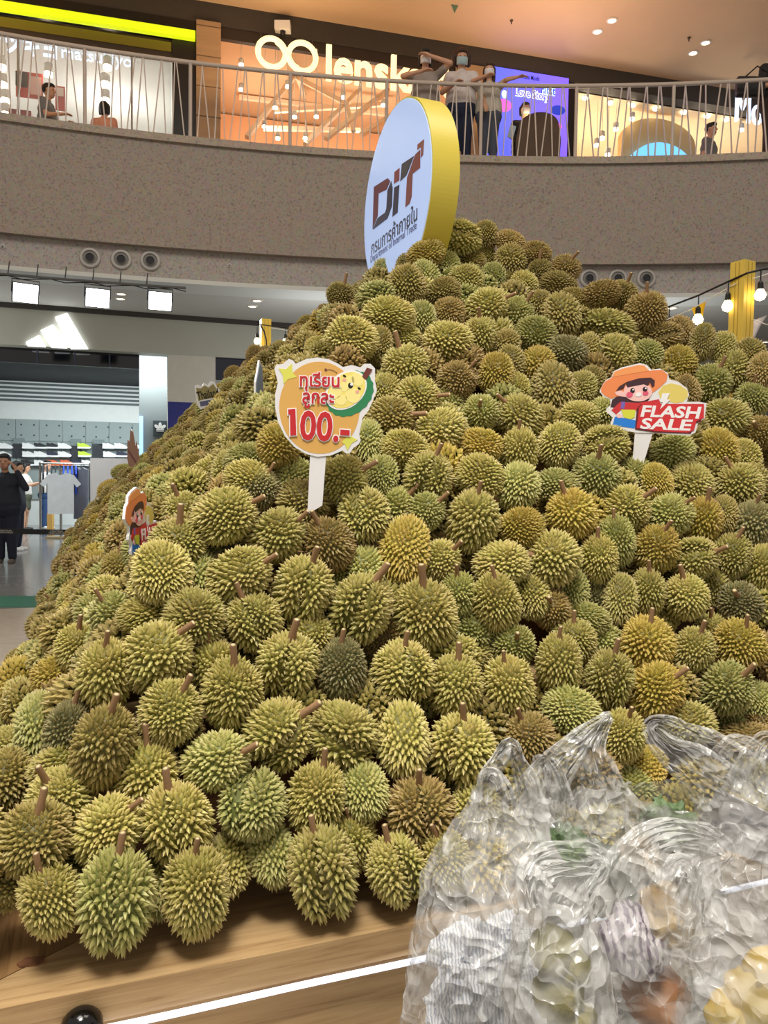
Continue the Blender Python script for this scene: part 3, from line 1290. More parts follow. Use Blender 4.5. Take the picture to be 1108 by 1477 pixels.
GROUP = 'durians heaped on the stepped stand'
made = []
for i, (x, y, w, h, stem, ck, two) in enumerate(items):
    p = pos[i]
    sw, sh = dia[i]
    rg = random.Random(i * 31 + 7)
    f = (p - CAM).normalized()
    R = f.cross(ZZ).normalized()
    Up = R.cross(f).normalized()
    if stem == 'f':
        ang, tilt = 90 + rg.uniform(-30, 30), math.radians(66)
    elif stem == 'n':
        ang = (90 if h > w * 0.95 else rg.choice((0, 180))) + rg.uniform(-22, 22)
        tilt = math.radians(rg.uniform(-38, -12))
    else:
        ang, tilt = float(stem), math.radians(12 + 26 * min(1, max(0, (y - 400) / 700)) + rg.uniform(-5, 5))
    a = math.radians(ang)
    ax = (R * math.cos(a) + Up * math.sin(a)) * math.cos(tilt) - f * math.sin(tilt)
    c2 = math.sin(a) ** 2
    Ln, Wd = sh * c2 + sw * (1 - c2), sw * c2 + sh * (1 - c2)
    if stem == 'f':
        Ln = Wd = math.sqrt(sw * sh)
    Ln = Ln / max(0.9, math.cos(tilt))
    # local x of the lobed meshes is their groove: turn it to face the viewer
    gx = (-f - ax * (-f).dot(ax)).normalized()
    gx = Matrix.Rotation(rg.uniform(-0.5, 0.5) if two else rg.uniform(0, 2 * PI), 3, ax) @ gx
    gy = ax.cross(gx)
    rot = Matrix((gx, gy, ax)).transposed().to_4x4()
    M = Matrix.Translation(p) @ rot
    has = stem != 'n'
    me = rg.choice(HUSK2 if two else HUSK)
    bits = [CNAME[ck], rg.choice(['']), 'two-lobed' if two else ('long' if Ln > Wd * 1.18 else ('broad' if Wd > Ln * 1.12 else 'round'))]
    lab = ' '.join(b for b in bits if b) + ' durian'
    if stem == 'f':
        lab += ' with outward stem'
    elif has:
        a_ = ang % 360
        lab += ' with upright stem' if 70 <= a_ <= 110 else (' with sideways stem' if (a_ < 50 or 150 < a_ < 300 or a_ > 300) else ' with leaning stem')
    u, v = uv_of(p)
    best = min(ANCH, key=lambda q: (q[0][0] - x) ** 2 + (q[0][1] - y) ** 2)
    if (best[0][0] - x) ** 2 + (best[0][1] - y) ** 2 < 85 ** 2:
        where = best[1]
    else:
        tier = ('on the front plank', 'on the lowest tier', 'on the second tier', 'on the third tier', 'on the fourth tier', 'on the topmost tier')[min(5, max(0, int((p.z - 0.45) / 0.4)))]
        side = ' of the side slope' if np.interp(u, *LU) < np.interp(v, *FV) else (' of the front slope' if p.z > 0.8 else '')
        where = tier + side
    lab += ' ' + where
    if has:
        root = bpy.data.objects.new('durian', None)
        COL.objects.link(root)
        root.empty_display_size = 0.05
        root.matrix_basis = M
        hk = bpy.data.objects.new('husk', me)
        COL.objects.link(hk)
        hk.parent = root
        hk.scale = (Wd, Wd, Ln)
        sl = rg.uniform(0.032, 0.048) * (Wd / 0.16)
        sm = bpy.data.objects.new('stem', rg.choice(STEMS))
        COL.objects.link(sm)
        sm.parent = root
        sm.location = (0, 0, Ln * 0.43)
        sm.scale = (sl * 1.08, sl * 1.08, sl * 1.15)
    else:
        root = hk = bpy.data.objects.new('durian', me)
        COL.objects.link(root)
        root.matrix_basis = M @ Matrix.Diagonal((Wd, Wd, Ln, 1))
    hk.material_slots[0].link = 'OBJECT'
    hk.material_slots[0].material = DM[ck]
    tag(root, lab, 'durian', GROUP)
    made.append((root, ck, p, x, y))

# where several fruits would read alike, name the nearest fruit of another colour
for rnd in range(3):
    cnt_ = {}
    for r_ in made:
        cnt_[r_[0]['label']] = cnt_.get(r_[0]['label'], 0) + 1
    dup_ = [r_ for r_ in made if cnt_[r_[0]['label']] > 1]
    for (ro, ck, p, x, y) in dup_:
        near = sorted((q for q in made if q[1] != ck and q[0] is not ro), key=lambda q: (q[2] - p).length)[rnd]
        dz = p.z - near[2].z
        rel = 'above' if dz > 0.07 else ('below' if dz < -0.07 else 'beside')
        add_ = (' %s a %s one' % (rel, CNAME[near[1]])) if rnd == 0 else (', %s %s' % (rel, CNAME[near[1]]))
        if len((ro['label'] + add_).split()) <= 16:
            ro['label'] = (ro['label'] + add_).replace(' a olive', ' an olive')

# ---- the rest of the heap: everything beyond the 298 largest, one object
LOW = [durian_arrays(120 + k, 230, 4, 2 if k < 0 else 1, k % 3 == 2) for k in range(5)]
pts, nor = [], []
have = [np.array(p) for p in pos]
cnt = 0
cand_u = RNG.uniform(0.06, WU, 26000)
cand_v = RNG.uniform(0.02, WV - 0.05, 26000)
hh = surf(cand_u, cand_v)
eps = 0.03
gu = (surf(cand_u + eps, cand_v) - surf(cand_u - eps, cand_v)) / (2 * eps)
gv = (surf(cand_u, cand_v + eps) - surf(cand_u, cand_v - eps)) / (2 * eps)
allp = np.array(have)
for k in range(len(cand_u)):
    u, v, z = cand_u[k], cand_v[k], hh[k]
    n = (UU * (-gu[k]) + VV * (-gv[k]) + ZZ).normalized()
    p = P(u, v, z)
    if (CAM - p).normalized().dot(n) < -0.25:
        continue
    front = abs(gv[k]) > abs(gu[k]) and gv[k] > 0 or (v < 1.0 and u > 0.2)
    if front and z < 0.66 and u < 1.3:
        continue
    if (u < 0.12 and v < 0.25) or (u < 0.14 and v > 1.2):
        continue
    if front and u < 3.0:
        p = p - n * 0.055
    pa = np.array(p)
    lim = (0.142 if not front else 0.118)
    if not front:
        p = p + n * random.uniform(-0.05, 0.035)
        pa = np.array(p)
    if ((allp - pa) ** 2).sum(1).min() < lim * lim:
        continue
    allp = np.vstack([allp, pa])
    pts.append(pa)
    nor.append(n)
# a layer underneath, so that no gap looks into emptiness
for k in range(6000):
    u, v, z = cand_u[-k - 1], cand_v[-k - 1], hh[-k - 1]
    n = (UU * (-gu[-k - 1]) + VV * (-gv[-k - 1]) + ZZ).normalized()
    p = P(u, v, z) - n * 0.13
    if v < 0.2 or u < 0.15 or p.z < PLAT + 0.16 or (CAM - p).normalized().dot(n) < -0.1 or v > 4.5:
        continue
    if any(z_ - 0.40 < p.z < z_ + 0.04 and v > v_ - 0.03 and u > u_ - 0.03 for z_, v_, u_ in TIERS):
        continue
    pa = np.array(p)
    if ((allp - pa) ** 2).sum(1).min() < 0.118 ** 2:
        continue
    allp = np.vstack([allp, pa])
    pts.append(pa)
AV, AF, AT, AR, AM = [], [], [], [], []
base = 0
keys = ['o', 'y', 'o', 'm', 'b', 'g', 'o']
for i, p in enumerate(pts):
    V, F, T = LOW[i % len(LOW)]
    q = RNG.normal(size=4)
    q /= np.linalg.norm(q)
    Rm = np.array(Matrix(((1, 0, 0), (0, 1, 0), (0, 0, 1)))) if False else np.array(__import__('mathutils').Quaternion(q).to_matrix())
    s = RNG.uniform(0.152, 0.19)
    sc = np.array([s, s, s * RNG.uniform(1.0, 1.25)])
    AV.append((V * sc) @ Rm.T + p)
    AF.append(np.array(F) + base)
    AT.append(T)
    AR.append(np.full(len(V), RNG.uniform(0, 1)))
    AM.append(np.full(len(F), RNG.integers(0, len(keys))))
    base += len(V)
V = np.concatenate(AV)
me = mesh_from('durian_heap', V, np.concatenate(AF).tolist(), {'tip': np.concatenate(AT), 'fruit': np.concatenate(AR)})
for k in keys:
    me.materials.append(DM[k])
me.polygons.foreach_set('material_index', np.concatenate(AM).astype(np.int32))
me.update()
tag(link('durian_heap', me), 'dense mass of smaller far durians filling the long slope of the heap', 'durians', kind='stuff')
print('heap durians', len(pts), 'tris', len(me.polygons))
# ================================================================== SIGNS ON THE HEAP
def ell(cx, cy, a, b, rot=0.0, n=40, amp=0.0, k=0):
    out = []
    for i in range(n):
        w = 2 * PI * i / n
        q = 1 + amp * math.cos(k * w)
        x, y = a * math.cos(w) * q, b * math.sin(w) * q
        out.append((cx + x * math.cos(rot) - y * math.sin(rot), cy + x * math.sin(rot) + y * math.cos(rot)))
    return out


def orient(poly):
    A = sum(poly[i][0] * poly[(i + 1) % len(poly)][1] - poly[(i + 1) % len(poly)][0] * poly[i][1] for i in range(len(poly)))
    return poly if A > 0 else poly[::-1]


class Card:
    """flat printed board: drawing coordinates (x right, y down) mapped onto a plane with origin O, axes ex, ey, unit k"""

    def __init__(s, O, ex, ey, k, cx, cy, rot=0.0):
        s.O, s.ex, s.ey, s.k, s.cx, s.cy = Vector(O), Vector(ex).normalized(), Vector(ey).normalized(), k, cx, cy
        s.c, s.s = math.cos(rot), math.sin(rot)
        s.en = s.ex.cross(s.ey).normalized()

    def l(s, x, y):
        a, b = (x - s.cx) * s.k, -(y - s.cy) * s.k
        return a * s.c - b * s.s, a * s.s + b * s.c

    def w(s, x, y, d=0.0):
        a, b = s.l(x, y)
        return s.O + s.ex * a + s.ey * b + s.en * d

    def shape(s, name, poly, d0, d1, m, parent):
        mb = MB().prism(orient([s.l(*p) for p in poly]), s.O, s.ex, s.ey, s.en, d0, d1)
        me = mb.mesh(name, m)
        bm = bmesh.new()
        bm.from_mesh(me)
        bmesh.ops.triangulate(bm, faces=[f for f in bm.faces if len(f.verts) > 4])
        bm.to_mesh(me)
        bm.free()
        return link(name, me, parent)

    def text(s, name, t, m, parent, x0, y0, x1, y1, d, bold=0.0, depth=0.0006, shear=0.0, tilt=0.0, space=1.0):
        a = Vector((s.ex * s.c + s.ey * s.s))
        b = Vector((s.ey * s.c - s.ex * s.s))
        a2 = a * math.cos(tilt) + b * math.sin(tilt)
        b2 = b * math.cos(tilt) - a * math.sin(tilt)
        return text(name, t, m, parent, s.w((x0 + x1) / 2, (y0 + y1) / 2, d), a2, b2, (x1 - x0) * s.k, (y1 - y0) * s.k, bold, depth, shear, space)


def face_cam(p, yaw=0.0, pitch=0.0):
    f = (CAM - p)
    f.z = 0
    f.normalize()
    f = Matrix.Rotation(yaw, 3, 'Z') @ f
    ex = ZZ.cross(f).normalized()
    ey = ZZ.copy()
    Rp = Matrix.Rotation(pitch, 3, ex)
    return ex, Rp @ ey


CARDW = mat('card_white', (232, 230, 232), 0.45)
INK = {n: mat('ink_' + n, c, 0.45) for n, c in {
    'orange': (222, 172, 92), 'yellow': (222, 222, 96), 'red': (200, 38, 44), 'green': (46, 132, 84), 'pod': (244, 226, 120), 'pod2': (250, 236, 150), 'brown': (112, 52, 44),
    'black': (24, 20, 24), 'white': (244, 242, 244), 'pink': (240, 176, 160), 'hat': (240, 140, 84), 'hat2': (246, 160, 96), 'hair': (66, 36, 46), 'skin': (250, 200, 196),
    'cheek': (226, 92, 120), 'blue': (36, 128, 222), 'shirt': (206, 50, 56), 'strap': (120, 100, 180), 'lime': (216, 220, 70), 'fruit': (228, 208, 110), 'sale': (212, 48, 52), 'maroon': (96, 26, 34), 'cardboard': (150, 106, 80), 'bluegrey': (150, 172, 204), 'slate': (96, 100, 130), 'olive': (150, 140, 96)}.items()}


def sign_depth(px, py, back=0.0):
    p = hit_pile(px, py, 0.07)
    return p.y + back


# ---- the big round disc sign on the summit (lightbox, facing the long slope)
RS = 0.47
SC_ = P(1.87, 2.01, 2.836) + Vector((-0.037, 0, 0))
disc = thing('round_lightbox', 'tall round lightbox sign with yellow rim standing on the heap summit', 'sign', SC_ - ZZ * RS)
rim = MB()
rim.lathe([(RS, 0.0), (RS, 0.135), (RS - 0.012, 0.135), (RS - 0.012, 0.13), (0.0, 0.13)], SC_, UU, 144)
rim.obj('rim', mat('rim_yellow', (226, 204, 78), 0.35, var=0.03, vscale=2), disc, smooth=False)
facem = glow('disc_face', (176, 198, 242), 0.5)
facem.node_tree.nodes['Principled BSDF'].inputs['Roughness'].default_value = 0.08
MB().lathe([(0.0, 0.004), (RS - 0.008, 0.004), (RS - 0.008, -0.004)], SC_, UU, 72).obj('face_panel', facem, disc)
for p_ in (bpy.data.objects['face_panel'],):
    pass
MB().box((1.90, 1.97, 2.2), (1.97, 2.05, 2.5), M_STAND).obj('foot_post', mat('steel_grey', (120, 120, 120), 0.4, metal=0.6), disc)
FE, FN = -VV, -UU


def disc_pt(zx, zy):
    """point of the disc's face seen at the spot (zx, zy) of the measuring crop"""
    p = on_plane(500 + zx / 5.275, 140 + zy / 5.275, SC_, UU)
    r = p - SC_
    return r.dot(FE), r.z


LOGO = [('maroon_stroke', (110, 34, 40), [(215, 685), (320, 618), (338, 640), (312, 705), (250, 735), (243, 905), (205, 1005)]),
        ('navy_stroke', (34, 24, 60), [(347, 640), (357, 690), (352, 830), (318, 925), (207, 1010), (243, 922), (300, 880), (310, 850), (318, 715)]),
        ('dot', (140, 58, 54), [(372, 572), (410, 540), (408, 635), (368, 662)]),
        ('navy_stroke', (34, 24, 60), [(370, 690), (408, 668), (395, 880), (356, 912)]),
        ('grey_stroke', (60, 56, 64), [(428, 510), (520, 450), (462, 598), (416, 642)]),
        ('red_stroke', (136, 66, 58), [(530, 438), (568, 402), (567, 540), (510, 585), (502, 760), (486, 812), (455, 840), (468, 615)]),
        ('red_stroke', (150, 86, 74), [(548, 362), (597, 322), (590, 440), (573, 464), (575, 382), (546, 404)])]
for nm, c, poly in LOGO:
    MB().prism(orient([disc_pt(*q) for q in poly]), SC_, FE, ZZ, FN, 0.004, 0.006).obj(nm, mat('logo_%d_%d' % (c[0], c[2]), c, 0.4), disc)
a_, b_ = Vector((*disc_pt(196, 1115), 0)), Vector((*disc_pt(546, 905), 0))
ang_ = math.atan2(b_.y - a_.y, b_.x - a_.x)
INKT = mat('logo_text', (40, 30, 60), 0.4)
mid = (a_ + b_) / 2
text('lettering', 'กรมการค้าภายใน', INKT, disc, SC_ + FE * mid.x + ZZ * mid.y + FN * 0.005, FE, ZZ, (b_ - a_).length * math.cos(ang_), 0.085, 0.012, 0.001)
a_, b_ = Vector((*disc_pt(190, 1215), 0)), Vector((*disc_pt(540, 1015), 0))
mid = (a_ + b_) / 2
text('lettering', 'Department of Internal Trade', mat('logo_text2', (70, 66, 110), 0.4), disc, SC_ + FE * mid.x + ZZ * mid.y + FN * 0.005, FE, ZZ, b_.x - a_.x, 0.05, 0.0, 0.001)

# ---- round orange price sign
yS = hit_pile(455, 722, 0.06).y - 0.06
pc = at_y(468, 590, yS)
ex, ey = face_cam(pc, 0.05, -0.05)
k_ = (pc - CAM).length / FPX / 6.156
cd = Card(pc, ex, ey, k_, (468 - 380) * 6.156, (590 - 500) * 6.156)
ps = thing('price_sign', 'round orange cardboard price sign on a white stick', 'sign', at_y(452, 735, yS))
out = [(480, 105), (580, 120), (660, 155), (700, 182), (780, 162), (855, 180), (890, 147), (945, 146), (985, 185), (985, 290), (1003, 380), (965, 480), (930, 560), (880, 622), (865, 690), (850, 770), (862, 830), (840, 862), (800, 890), (770, 935), (735, 943), (705, 915), (600, 962), (480, 975), (380, 950), (280, 890), (200, 800), (140, 680), (115, 560), (112, 440), (135, 335), (105, 215), (118, 182), (180, 170), (228, 125), (268, 140), (288, 167), (380, 122)]
cd.shape('board', out, -0.004, 0.004, CARDW, ps)
cd.shape('stick', [(420, 960), (560, 965), (530, 1400), (400, 1480)], -0.005, 0.001, CARDW, ps)
cd.shape('orange_disc', ell(500, 545, 352, 404, 0, 48), 0.004, 0.0045, INK['orange'], ps)
cd.shape('star', [(140, 212), (205, 216), (255, 165), (262, 245), (297, 282), (222, 305), (185, 348), (176, 270)], 0.0045, 0.0052, INK['yellow'], ps)
cd.shape('star', [(752, 715), (778, 790), (835, 820), (785, 850), (745, 915), (722, 862), (695, 842), (735, 800)], 0.0045, 0.0052, INK['yellow'], ps)
cd.shape('durian_picture', ell(762, 415, 232, 178, -0.72, 72, 0.022, 18), 0.0045, 0.0052, INK['green'], ps)
cd.shape('picture_rim', ell(730, 385, 204, 150, -0.72), 0.0052, 0.0058, INK['white'], ps)
cd.shape('picture_pod', ell(733, 385, 188, 136, -0.72), 0.0058, 0.0064, INK['pod'], ps)
for q in ((690, 475, 52, 44, -0.5), (740, 330, 80, 48, -0.9), (830, 290, 50, 60, -0.5), (790, 430, 66, 70, -0.7), (640, 400, 54, 64, 0.2)):
    cd.shape('pod_segment', ell(*q, 22), 0.0064, 0.0069, INK['pod2'], ps)
cd.shape('picture_stem', [(865, 268), (912, 182), (962, 196), (905, 290)], 0.0058, 0.0066, INK['brown'], ps)
for q in ((715, 262, 16, 9, 0.5), (845, 368, 16, 9, 0.5), (768, 345, 22, 26, 0.0)):
    cd.shape('picture_face', ell(*q, 16), 0.0069, 0.0074, INK['black'], ps)
cd.shape('picture_face', ell(778, 333, 13, 14, 0, 14), 0.0074, 0.0078, INK['white'], ps)
for q in ((714, 298, 18, 15, 0), (828, 398, 18, 15, 0)):
    cd.shape('picture_face', ell(*q, 14), 0.0069, 0.0074, INK['pink'], ps)
cd.shape('picture_feeler', ell(550, 211, 11, 11, 0, 12), 0.0052, 0.006, INK['brown'], ps)
MB().tube([cd.w(x, y, 0.0056) for x, y in ((550, 211), (580, 207), (620, 216), (650, 238))], 0.0007, 5).obj('picture_feeler', INK['brown'], ps)
for bold, m, d in ((0.075, INK['white'], 0.0072), (0.02, INK['red'], 0.0086)):
    e = bold * 120
    cd.text('lettering', 'ทุเรียน', m, ps, 328 - e, 240 - e, 668 + e, 402 + e, d, bold, 0.0008)
    cd.text('lettering', 'ลูกละ', m, ps, 350 - e, 418 - e, 622 + e, 552 + e, d, bold, 0.0008)
for e, m, d in ((0.05, INK['white'], 0.0072), (0.022, INK['red'], 0.0086)):
    g_ = (e - 0.022) * 300
    cd.text('lettering', '00.-', m, ps, 330 - g_, 578 - g_, 765 + g_, 842 + g_, d, e, 0.0008, tilt=-0.04)
    g_ = 9 if m is INK['white'] else 0
    cd.shape('lettering', [(226 - g_, 568 - g_), (288 + g_, 562 - g_), (298 + g_, 790 + g_), (246 - g_, 796 + g_), (242 - g_, 612 + g_), (228 - g_, 614 + g_)], d, d + 0.0012, m, ps)

# ---- flash sale signs
FL_OUT = [(95, 300), (130, 235), (185, 205), (205, 150), (280, 115), (440, 82), (500, 100), (545, 148), (620, 140), (690, 185), (705, 245), (780, 265), (860, 330), (880, 390), (860, 455), (960, 455), (1032, 470), (1018, 610), (965, 650), (945, 735), (895, 765), (560, 738), (430, 735), (330, 715), (195, 672), (190, 640), (210, 590), (145, 530), (150, 500), (185, 470), (180, 415), (120, 390), (80, 340)]


def flash_sign(root, cd, face=True):
    cd.shape('board', FL_OUT, -0.004, 0.004, CARDW, root)
    cd.shape('stick', [(415, 725), (575, 735), (495, 1040), (400, 1010)], -0.005, 0.001, CARDW, root)
    S = lambda n, poly, lay, ink: cd.shape(n, poly, 0.004 + 0.0006 * lay, 0.004 + 0.0006 * (lay + 1), INK[ink], root)
    S('picture_fruit', [(612, 360), (650, 300), (720, 280), (800, 300), (865, 350), (870, 410), (830, 455), (760, 465), (690, 440), (630, 415)], 0, 'fruit')
    S('picture_hair', [(185, 490), (200, 420), (260, 380), (540, 420), (500, 460), (320, 445), (240, 500)], 0, 'hair')
    S('picture_hat', [(92, 310), (130, 245), (200, 205), (380, 175), (560, 155), (640, 155), (690, 200), (680, 260), (620, 320), (560, 365), (500, 380), (240, 390), (190, 410), (130, 380), (98, 345)], 1, 'hat')
    S('picture_hat', [(190, 205), (215, 155), (290, 128), (430, 100), (480, 108), (525, 158), (420, 172)], 2, 'hat2')
    S('picture_face', ell(430, 350, 128, 92, 0.12, 30) , 3, 'skin')
    S('picture_face', [(220, 350), (260, 335), (300, 345), (330, 400), (280, 390), (240, 378)], 2, 'skin')
    S('picture_hair', [(232, 340), (262, 295), (330, 255), (440, 225), (540, 222), (578, 250), (576, 300), (556, 312), (535, 262), (520, 300), (480, 282), (335, 308), (318, 270), (300, 318)], 4, 'hair')
    for q in ((382, 340, 21, 24), (494, 330, 21, 24)):
        S('picture_eye', ell(*q, 0, 18), 5, 'black')
        S('picture_eye', ell(q[0] + 6, q[1] - 9, 8, 8, 0, 12), 6, 'white')
    for q in ((356, 378, 30, 28), (500, 366, 26, 24)):
        S('picture_cheek', ell(*q, 0, 18), 5, 'cheek')
    S('picture_mouth', ell(437, 378, 28, 20, -0.1, 16), 5, 'white')
    S('picture_shirt', [(195, 520), (270, 445), (440, 455), (620, 425), (640, 480), (420, 530), (280, 520), (240, 560)], 1, 'shirt')
    S('picture_strap', [(285, 440), (320, 445), (312, 510), (278, 505)], 2, 'strap')
    S('picture_bowl', [(285, 515), (415, 520), (408, 590), (370, 608), (310, 590)], 2, 'lime')
    S('picture_hand', ell(268, 575, 28, 20, 0.3, 14), 2, 'skin')
    S('picture_skirt', [(228, 582), (425, 620), (412, 695), (212, 662)], 1, 'blue')
    S('label_shadow', [(425, 510), (460, 470), (1000, 490), (990, 640), (935, 655), (905, 748), (600, 735), (415, 705)], 2, 'maroon')
    S('sale_label', [(445, 500), (480, 462), (620, 470), (770, 472), (1010, 478), (1012, 605), (950, 632), (930, 718), (880, 738), (600, 722), (428, 690), (440, 590)], 3, 'sale')
    S('flash_bolt', [(648, 372), (712, 372), (690, 430), (720, 432), (632, 520), (655, 455), (632, 450)], 4, 'white')
    cd.text('lettering', 'FLASH', INK['white'], root, 462, 490, 988, 600, 0.0064, 0.03, 0.0006, 0.12, -0.05)
    cd.text('lettering', 'SALE', INK['white'], root, 462, 608, 918, 712, 0.0064, 0.03, 0.0006, 0.12, -0.05)


yS = hit_pile(930, 655, 0.06).y - 0.07
pc = at_y(940, 578, yS)
ex, ey = face_cam(pc, -0.05, -0.03)
k_ = (pc - CAM).length / FPX / 6.925
fs = thing('flash_sale_sign', 'flash sale card with girl in orange hat, facing the shoppers', 'sign', at_y(930, 662, yS))
flash_sign(fs, Card(pc, ex, ey, k_, (940 - 860) * 6.925, (578 - 515) * 6.925))
yS = hit_pile(190, 826, 0.05).y - 0.1
pc = at_y(204, 753, yS)
ex, ey = face_cam(pc, 1.25, -0.04)
k_ = (pc - CAM).length / FPX / 6.925 * 1.02
fs2 = thing('flash_sale_sign', 'flash sale card with girl in orange hat, turned nearly edge-on', 'sign', at_y(193, 828, yS))
flash_sign(fs2, Card(pc, ex, ey, k_, 545, 420, 0.06))

# ---- a cardboard-backed jagged card, seen from behind, and two more cards on the long slope
yS = hit_pile(192, 690, 0.05).y - 0.1
pc = at_y(191, 655, yS)
ex, ey = face_cam(pc, -1.12, 0.0)
k_ = (pc - CAM).length / FPX / 6.4
c3 = Card(pc, ex, ey, k_, 0, 0)
br = thing('jagged_card', 'brown backed jagged card on a short white stick on the far slope', 'sign', at_y(194, 692, yS))
jag = [(-30, -215), (10, -200), (60, -60), (75, -110), (130, 20), (170, 180), (60, 215), (-40, 160), (-95, 40), (-90, -130), (-50, -110)]
c3.shape('board', jag, -0.003, 0.003, INK['cardboard'], br)
c3.shape('tape_strip', [(-80, -20), (-66, -44), (120, 90), (110, 116)], 0.003, 0.0036, INK['brown'], br)
c3.shape('stick', [(-20, 150), (40, 150), (40, 300), (-20, 300)], -0.004, 0.001, CARDW, br)

yS = hit_pile(366, 600, 0.05).y - 0.06
pc = at_y(374, 556, yS)
ex, ey = face_cam(pc, 1.36, 0.0)
k_ = (pc - CAM).length / FPX / 6.0
c4 = Card(pc, ex, ey, k_, 0, 0, -0.16)
wc = thing('pale_card', 'thin pale blue card seen edge-on, standing on the upper slope', 'sign', at_y(368, 602, yS))
c4.shape('board', [(-60, -200), (60, -190), (120, -60), (160, 60), (120, 190), (-40, 205), (-150, 170), (-170, 20), (-110, -90)], -0.004, 0.004, CARDW, wc)
c4.shape('print', [(-50, -170), (50, -165), (100, -50), (140, 60), (105, 170), (-40, 185), (-130, 150), (-150, 20), (-95, -80)], 0.004, 0.005, INK['bluegrey'], wc)
c4.shape('stick', [(-50, 180), (50, 180), (40, 420), (-40, 420)], -0.005, 0.001, CARDW, wc)

yS = hit_pile(312, 592, 0.05).y - 0.05
pc = at_y(303, 572, yS)
ex, ey = face_cam(pc, 0.35, 0.0)
k_ = (pc - CAM).length / FPX / 12.31
c5 = Card(pc, ex, ey, k_, 590, 510)
tc_ = thing('lettered_card', 'small tilted grey card with outlined letters on the upper slope', 'sign', at_y(311, 595, yS))
c5.shape('board', [(315, 345), (370, 320), (440, 350), (480, 288), (550, 320), (600, 250), (660, 250), (705, 330), (800, 420), (875, 570), (850, 630), (640, 665), (560, 690), (420, 740), (360, 670), (340, 520)], -0.005, 0.005, CARDW, tc_)
c5.shape('print', [(340, 380), (420, 385), (490, 330), (560, 360), (640, 290), (700, 370), (770, 500), (460, 570), (380, 600)], 0.005, 0.006, INK['olive'], tc_)
c5.shape('print', [(400, 610), (820, 510), (850, 590), (420, 690)], 0.005, 0.006, INK['slate'], tc_)
c5.shape('stick', [(600, 660), (690, 650), (730, 800), (650, 830)], -0.006, 0.001, CARDW, tc_)
c5.text('lettering', 'Thailand', INK['black'], tc_, 350, 400, 740, 540, 0.007, 0.01, 0.001, tilt=0.25)

# ================================================================== POSTS, BULB STRINGS, PENNANTS
YEL = mat('post_yellow', (232, 198, 78), 0.45, var=0.04, vscale=6)
BULB = glow('bulb_warm', (255, 228, 170), 9.0)
CABLE = mat('cable_black', (18, 18, 18), 0.5)


def post(label, u, v, ztop, w, rotz):
    b = P(u, v, PLAT)
    t = thing('yellow_post', label, 'post', b, 'yellow posts carrying the bulb strings')
    M = Matrix.Translation(b) @ Matrix.Rotation(rotz, 4, 'Z')
    MB().box((-w / 2, -w / 2, 0), (w / 2, w / 2, ztop - PLAT), M).obj('shaft', YEL, t)
    gm = mat('post_groove', (170, 138, 44), 0.6)
    for s in (-1, 1):
        MB().box((-w / 2 - 0.001, s * w * 0.12 - 0.002, 0), (w / 2 + 0.001, s * w * 0.12 + 0.002, ztop - PLAT - 0.01), M).obj('groove', gm, t)
        MB().box((s * w * 0.18 - 0.002, -w / 2 - 0.001, 0), (s * w * 0.18 + 0.002, w / 2 + 0.001, ztop - PLAT - 0.01), M).obj('groove', gm, t)
    return b


pr = at_y(1072, 378, 4.7)
ur, vr = uv_of(pr)
post('square yellow post rising behind the shoulder of the heap', ur, vr, pr.z, 0.098, TH + 0.15)
pl_ = at_y(383, 461, 8.2)
ul, vl = uv_of(pl_)
post('square yellow post at the far ridge of the heap', ul, vl, pl_.z, 0.10, TH)


def hang_bulb(root, top, drop, r=0.034):
    sk = MB().tube([top, top - ZZ * (drop * 0.55)], 0.004, 6)
    sk.lathe([(0.008, 0), (0.016, -0.012), (0.018, -0.05), (0.02, -0.055), (0.0, -0.056)], top - ZZ * (drop * 0.5), ZZ, 10)
    s = sk.obj('socket', CABLE, root)
    c = top - ZZ * (drop * 0.5 + 0.055 + r * 0.8)
    MB().lathe([(0.014, r * 1.15), (r * 0.75, r * 0.55), (r, 0), (r * 0.75, -r * 0.7), (0, -r)], c, ZZ, 14).obj('bulb', BULB, root, smooth=True)
    return c


def cable(label, pts, bulbs, r=0.006):
    t = thing('bulb_string', label, 'string lights', pts[0], 'black cable bulb strings')
    MB().tube(pts, r, 6).obj('cable', CABLE, t)
    for b, dr in bulbs:
        hang_bulb(t, b, dr)
    return t


y0 = 4.62
A_ = [at_y(1125, 385, y0 - 0.05), at_y(1098, 389, y0), at_y(1078, 394, y0), at_y(1051, 406, y0 + 0.1), at_y(1008, 426, y0 + 0.35), at_y(966, 442, y0 + 0.6), at_y(930, 452, y0 + 0.9)]
cable('black cable with glowing bulbs slung from the nearer yellow post', A_, [(A_[1], 0.13), (A_[3], 0.13), (A_[4], 0.14), (A_[5], 0.13)])
for k in (1, 3, 4):
    pass
y1 = 8.0
B_ = [at_y(376, 468, y1 + 0.1), at_y(390, 470, y1), at_y(412, 473, y1 - 0.1), at_y(432, 476, y1 - 0.2), at_y(470, 476, y1 - 0.3)]
cable('black cable with glowing bulbs slung from the far yellow post', B_, [(at_y(371, 472, y1 + 0.06), 0.12), (B_[2], 0.12)])
MB().tube([at_y(376, 469, y1 + 0.05), at_y(381, 478, y1), at_y(384, 490, y1), at_y(385, 506, y1)], 0.008, 6).obj('cable_drop', CABLE, bpy.data.objects['bulb_string.001'])

STR = mat('string_white', (230, 228, 222), 0.6)


